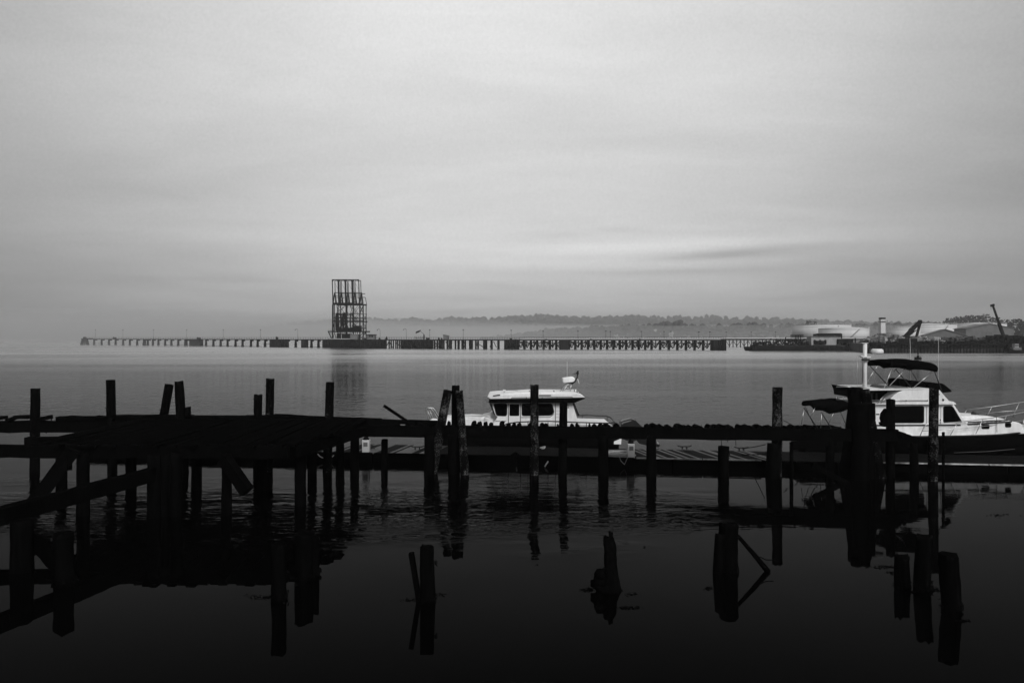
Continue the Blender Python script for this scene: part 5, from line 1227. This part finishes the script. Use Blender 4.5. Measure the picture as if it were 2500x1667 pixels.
# covered console, seats, tarps
def cover(pts_, Y0, Y1, nm, mtl): return MB().prism(rounded(px_poly(pts_, (Y0+Y1)/2), .08), Y0, Y1).build(nm, M[mtl], b2, bevel=.08)
cover([(2181, 950), (2181, 927), (2187, 923.5), (2200, 924), (2208, 929), (2212, 950)], C2-.5, C2+.6, 'covered_seat', 'black')
cover([(2205, 950), (2207, 930), (2225, 928), (2236, 931), (2246, 940), (2246, 950)], C2-.8, C2+.3, 'covered_seat', 'black')
cover([(2230, 951), (2238, 939), (2246, 933), (2270, 932.5), (2277, 934), (2292, 946), (2298, 953), (2280, 955)], C2-.9, C2+.9, 'covered_console', 'black')
cover([(2135, 951), (2138, 942), (2144, 939), (2160, 940), (2164, 944), (2166, 951)], C2-.9, C2+.2, 'tarp_bundle', 'tarp')
cover([(2166, 951), (2176, 943), (2198, 942), (2206, 945), (2207, 951)], C2-1.1, C2-.1, 'tarp_bundle', 'tarp')
# bimini
BM = [(2117, 888), (2119, 882), (2125, 880), (2160, 880.5), (2175, 878.6), (2215, 879.6), (2235, 882), (2262, 883), (2280, 887), (2290, 892), (2290.5, 899), (2286, 905), (2278, 905), (2262, 902), (2225, 899), (2195, 898.5), (2180, 901.5), (2172, 899), (2162, 893), (2130, 893.5), (2120, 894)]
def canvas(root, poly, Y0, Y1, nm='bimini_cover'):
    mid = (Y0+Y1)/2; m = MB(); a_ = min(p for p, _ in poly); b_ = max(p for p, _ in poly)
    P = rounded([(X_(p, Y1 + (Y0-Y1)*(p-a_)/(b_-a_)), Z_(q, mid)) for p, q in poly], .05, 2); rows = []; n = len(P)
    cz = sum(z for _, z in P)/n
    for yy, sc_, dz in ((Y0, .86, -.04), (Y0+.06, 1, 0), (mid-.4, 1, .05), (mid, 1, .07), (mid+.4, 1, .05), (Y1-.06, 1, 0), (Y1, .86, -.04)):
        rows.append([(x, yy, cz + (z-cz)*sc_ + dz) for x, z in P])
    v = [p for r in rows for p in r]; f = [(i*n+k, i*n+(k+1)%n, (i+1)*n+(k+1)%n, (i+1)*n+k) for i in range(len(rows)-1) for k in range(n)]
    f += [tuple(range(n))[::-1], tuple((len(rows)-1)*n + k for k in range(n))]
    return m.add(v, f, True).build(nm, M['black'], root)
canvas(b2, BM, C2-1.2, C2+1.1)
def poles(root, lst, Y, mtl='darksteel', r=.017, nm='bimini_pole'):
    for a, b, c_, d_ in lst: rail_path(root, nm, [at(a, b, Y), at(c_, d_, Y)], r, M[mtl])
poles(b2, [(2125, 894, 2170, 943), (2186, 901, 2228, 949), (2281, 905, 2302, 960)], C2-1.15, r=.022)
poles(b2, [(2143, 893, 2134, 904), (2134, 904, 2118, 931), (2177, 901, 2157, 951), (2212, 900, 2172, 941), (2276, 908, 2229, 947)], C2-1.15, 'steel')
poles(b2, [(2222, 900, 2242, 934), (2190, 899, 2182, 907), (2282, 905, 2296, 950)], C2+1.05)
# mast, radar
MB().tube([at(2111, 952, C2), at(2112, 838, C2)], .105, 10, .09).build('mast', M['white'], b2)
MB().box(at(2104, 838.5, C2-.1), at(2115, 836.8, C2+.1)).build('masthead', M['white2'], b2)
rail_path(b2, 'mast_spreader', [at(2096, 868.5, C2), at(2113, 869, C2)], .018, M['steel'])
MB().box(at(2108, 880, C2-.25), at(2119, 876, C2-.05)).build('deck_light', M['rubber'], b2)
MB().box(at(2106, 873, C2-.2), at(2119, 869.5, C2+.1)).build('mast_bracket', M['white2'], b2)
MB().beam(at(2112, 861.5, C2), at(2142, 863.5, C2), .06, .04).build('radar_bracket', M['darksteel'], b2)
MB().lathe(at(2141.5, 864, C2), [(.2, 0), (.27, .03), (.285, .1), (.265, .2), (.2, .245)], 20).build('radar_dome', M['white'], b2)
MB().tube([at(2118.5, 838, C2+.2), at(2118.5, 862, C2+.2)], .04, 6).build('mast_light', M['rubber'], b2)
rail_path(b2, 'halyard', [at(2105, 870, C2), at(2106, 935, C2)], .010, M['rubber'])
rail_path(b2, 'stay', [at(2094, 869, C2), at(2093, 950, C2)], .005, M['steel']); rail_path(b2, 'stay', [at(2130, 905, C2), at(2140, 940, C2)], .006, M['steel'])
MB().tube([at(2222, 950, C2+.9), at(2223.5, 878, C2+.9), at(2221.5, 826, C2+.9)], .013, 5, .007).build('whip_antenna', M['white2'], b2)
MB().tube([at(2290.5, 950, C2+1.2), at(2291, 822, C2+1.2)], .010, 5, .006).build('whip_antenna', M['white2'], b2)
# foredeck rails
NR = N2 - .02
nr = [(2245, 1066, .1), (2257, 1040, .1), (2262, 1036, .1), (2290, 1034, .12), (2340, 1030, .2), (2400, 1022.5, .35), (2440, 1017.5, .6), (2480, 1010, .9), (2520, 1001, 1.2), (2600, 986, 1.7)]
rail_path(b2, 'bow_rail', [at(a, b, NR+c_) for a, b, c_ in nr], .020, M['steel'])
rail_path(b2, 'bow_rail', [at(a, b, F2-c_) for a, b, c_ in ((2360, 1000.5, .1), (2420, 993, .3), (2480, 984, .6), (2540, 975, 1.0), (2600, 968, 1.6))], .020, M['steel'])
rail_path(b2, 'lower_rail', [at(a, b, F2-c_) for a, b, c_ in ((2385, 1012, .1), (2440, 1005, .4), (2500, 1001, .8))], .014, M['steel'])
rail_path(b2, 'lower_rail', [at(a, b, NR+c_) for a, b, c_ in ((2252, 1052, .1), (2350, 1046, .2), (2440, 1036, .6), (2520, 1022, 1.2))], .012, M['steel'])
for a, b, c_, d_, e_ in ((2338, 1031, 2319, 1064, .2), (2400, 1022.5, 2382, 1059, .35), (2457, 1015, 2442, 1052, .7), (2499, 1024, 2497, 1046, .9)): rail_path(b2, 'stanchion', [at(a, b, NR+e_), at(c_, d_, NR+e_)], .016, M['steel'])
for a, b, c_, d_ in ((2360, 1001, 2352, 1014), (2422, 993, 2411, 1013), (2488, 984, 2472, 1018)): rail_path(b2, 'stanchion', [at(a, b, F2-.4), at(c_, d_, F2-.4)], .016, M['steel'])
MB().lathe(at(2377, 1016, C2), [(.1, 0), (.11, .16), (.05, .24)], 8).build('vent_cowl', M['rubber'], b2)
rail_path(b2, 'furled_line', [at(2378, 1010, C2), at(2405, 1014, C2-.2), at(2431, 1017, C2-.6)], .02, M['darksteel'])
rail_path(b2, 'flag_staff', [at(2433, 1017, NR+.5), at(2434, 1055, NR+.5)], .012, M['darksteel'])
# boot line
rail_path(b2, 'boot_stripe', [(X_(2330, N2), N2+.02, .30), (X_(2420, N2), N2+.22, .33), (X_(2500, N2), N2+.62, .38)], .008, M['wallg'])
# dinghy hung across the stern
dg = empty('dinghy', at(2070, 972, C2), 'dark dinghy hanging upside down across the yacht stern', 'dinghy')
MB().prism(px_poly([(2056, 941.5), (2059, 946), (2063, 944), (2069, 945), (2115, 946), (2125, 950), (2118, 972), (2090, 972), (2080, 969), (2063, 967), (2061, 953)], C2-.3), C2-.9, C2+.9).build('hull', M['hullblack'], dg, bevel=.05)
rail_path(dg, 'gunwale', [at(2042, 944.2, C2-.92), at(2110, 943.6, C2-.92)], .025, M['steel'])
rail_path(dg, 'gunwale', [at(2042, 943, C2+.92), at(2110, 942.6, C2+.92)], .025, M['steel'])
rail_path(dg, 'davit', [at(2042, 968, C2-.8), at(2042, 975, C2-.8), at(2074, 976, C2-.8)], .012, M['steel'])
rail_path(dg, 'davit', [at(2058, 969, C2-.6), at(2060, 975, C2-.6)], .012, M['steel'])

# --- boat 3: small dark boat with bimini between
C3 = 34.9
b3 = empty('bimini_boat', (X_(2020, C3), C3, 0), 'small dark open boat with black bimini top behind the piling cluster', 'boat')
sec = hull(b3, X_(1948, C3), X_(2118, C3), C3, 1.9, .72, .80, .98, M['hullblack'], flare=.85)
deck_from(b3, sec, M['hullblack'], .02)
MB().prism(px_poly([(1953, 1070), (1953, 1048), (1975, 1047), (2062, 1046), (2064, 1070)], C3-.7), C3-.75, C3+.75).build('cockpit', M['black'], b3)
canvas(b3, [(1956, 989), (1958, 983), (1963, 981.5), (2000, 979), (2012, 977.2), (2035, 979.5), (2036, 976), (2058, 976), (2075, 980), (2076, 991), (2045, 1001), (2005, 1006.5), (1998, 1004), (1992, 996), (1986, 992.5), (1962, 993.5)], C3-.85, C3+.75)
poles(b3, [(1962, 994, 1996, 1046), (2005, 1006, 2030, 1046)], C3-.8, r=.022)
poles(b3, [(1963, 1001, 1956, 1036), (1990, 995, 1978, 1019), (2006, 1008, 2003, 1046), (2038, 1002, 2023, 1034), (2073, 992, 2062, 1042)], C3-.8, 'steel', .014)
poles(b3, [(1966, 993, 1990, 1044), (2050, 1000, 2068, 1044)], C3+.7, r=.014)
rail_path(b3, 'rubbing_strake', [at(2027, 1072, C3-1.0), at(2065, 1072, C3-.9)], .018, M['wallg'])
rail_path(b3, 'towing_eye', [at(2002, 1080, C3-1.05), at(2010, 1080, C3-1.05), at(2011.5, 1082, C3-1.05), at(2010, 1084, C3-1.05), at(2002, 1084, C3-1.05)], .016, M['steel'])
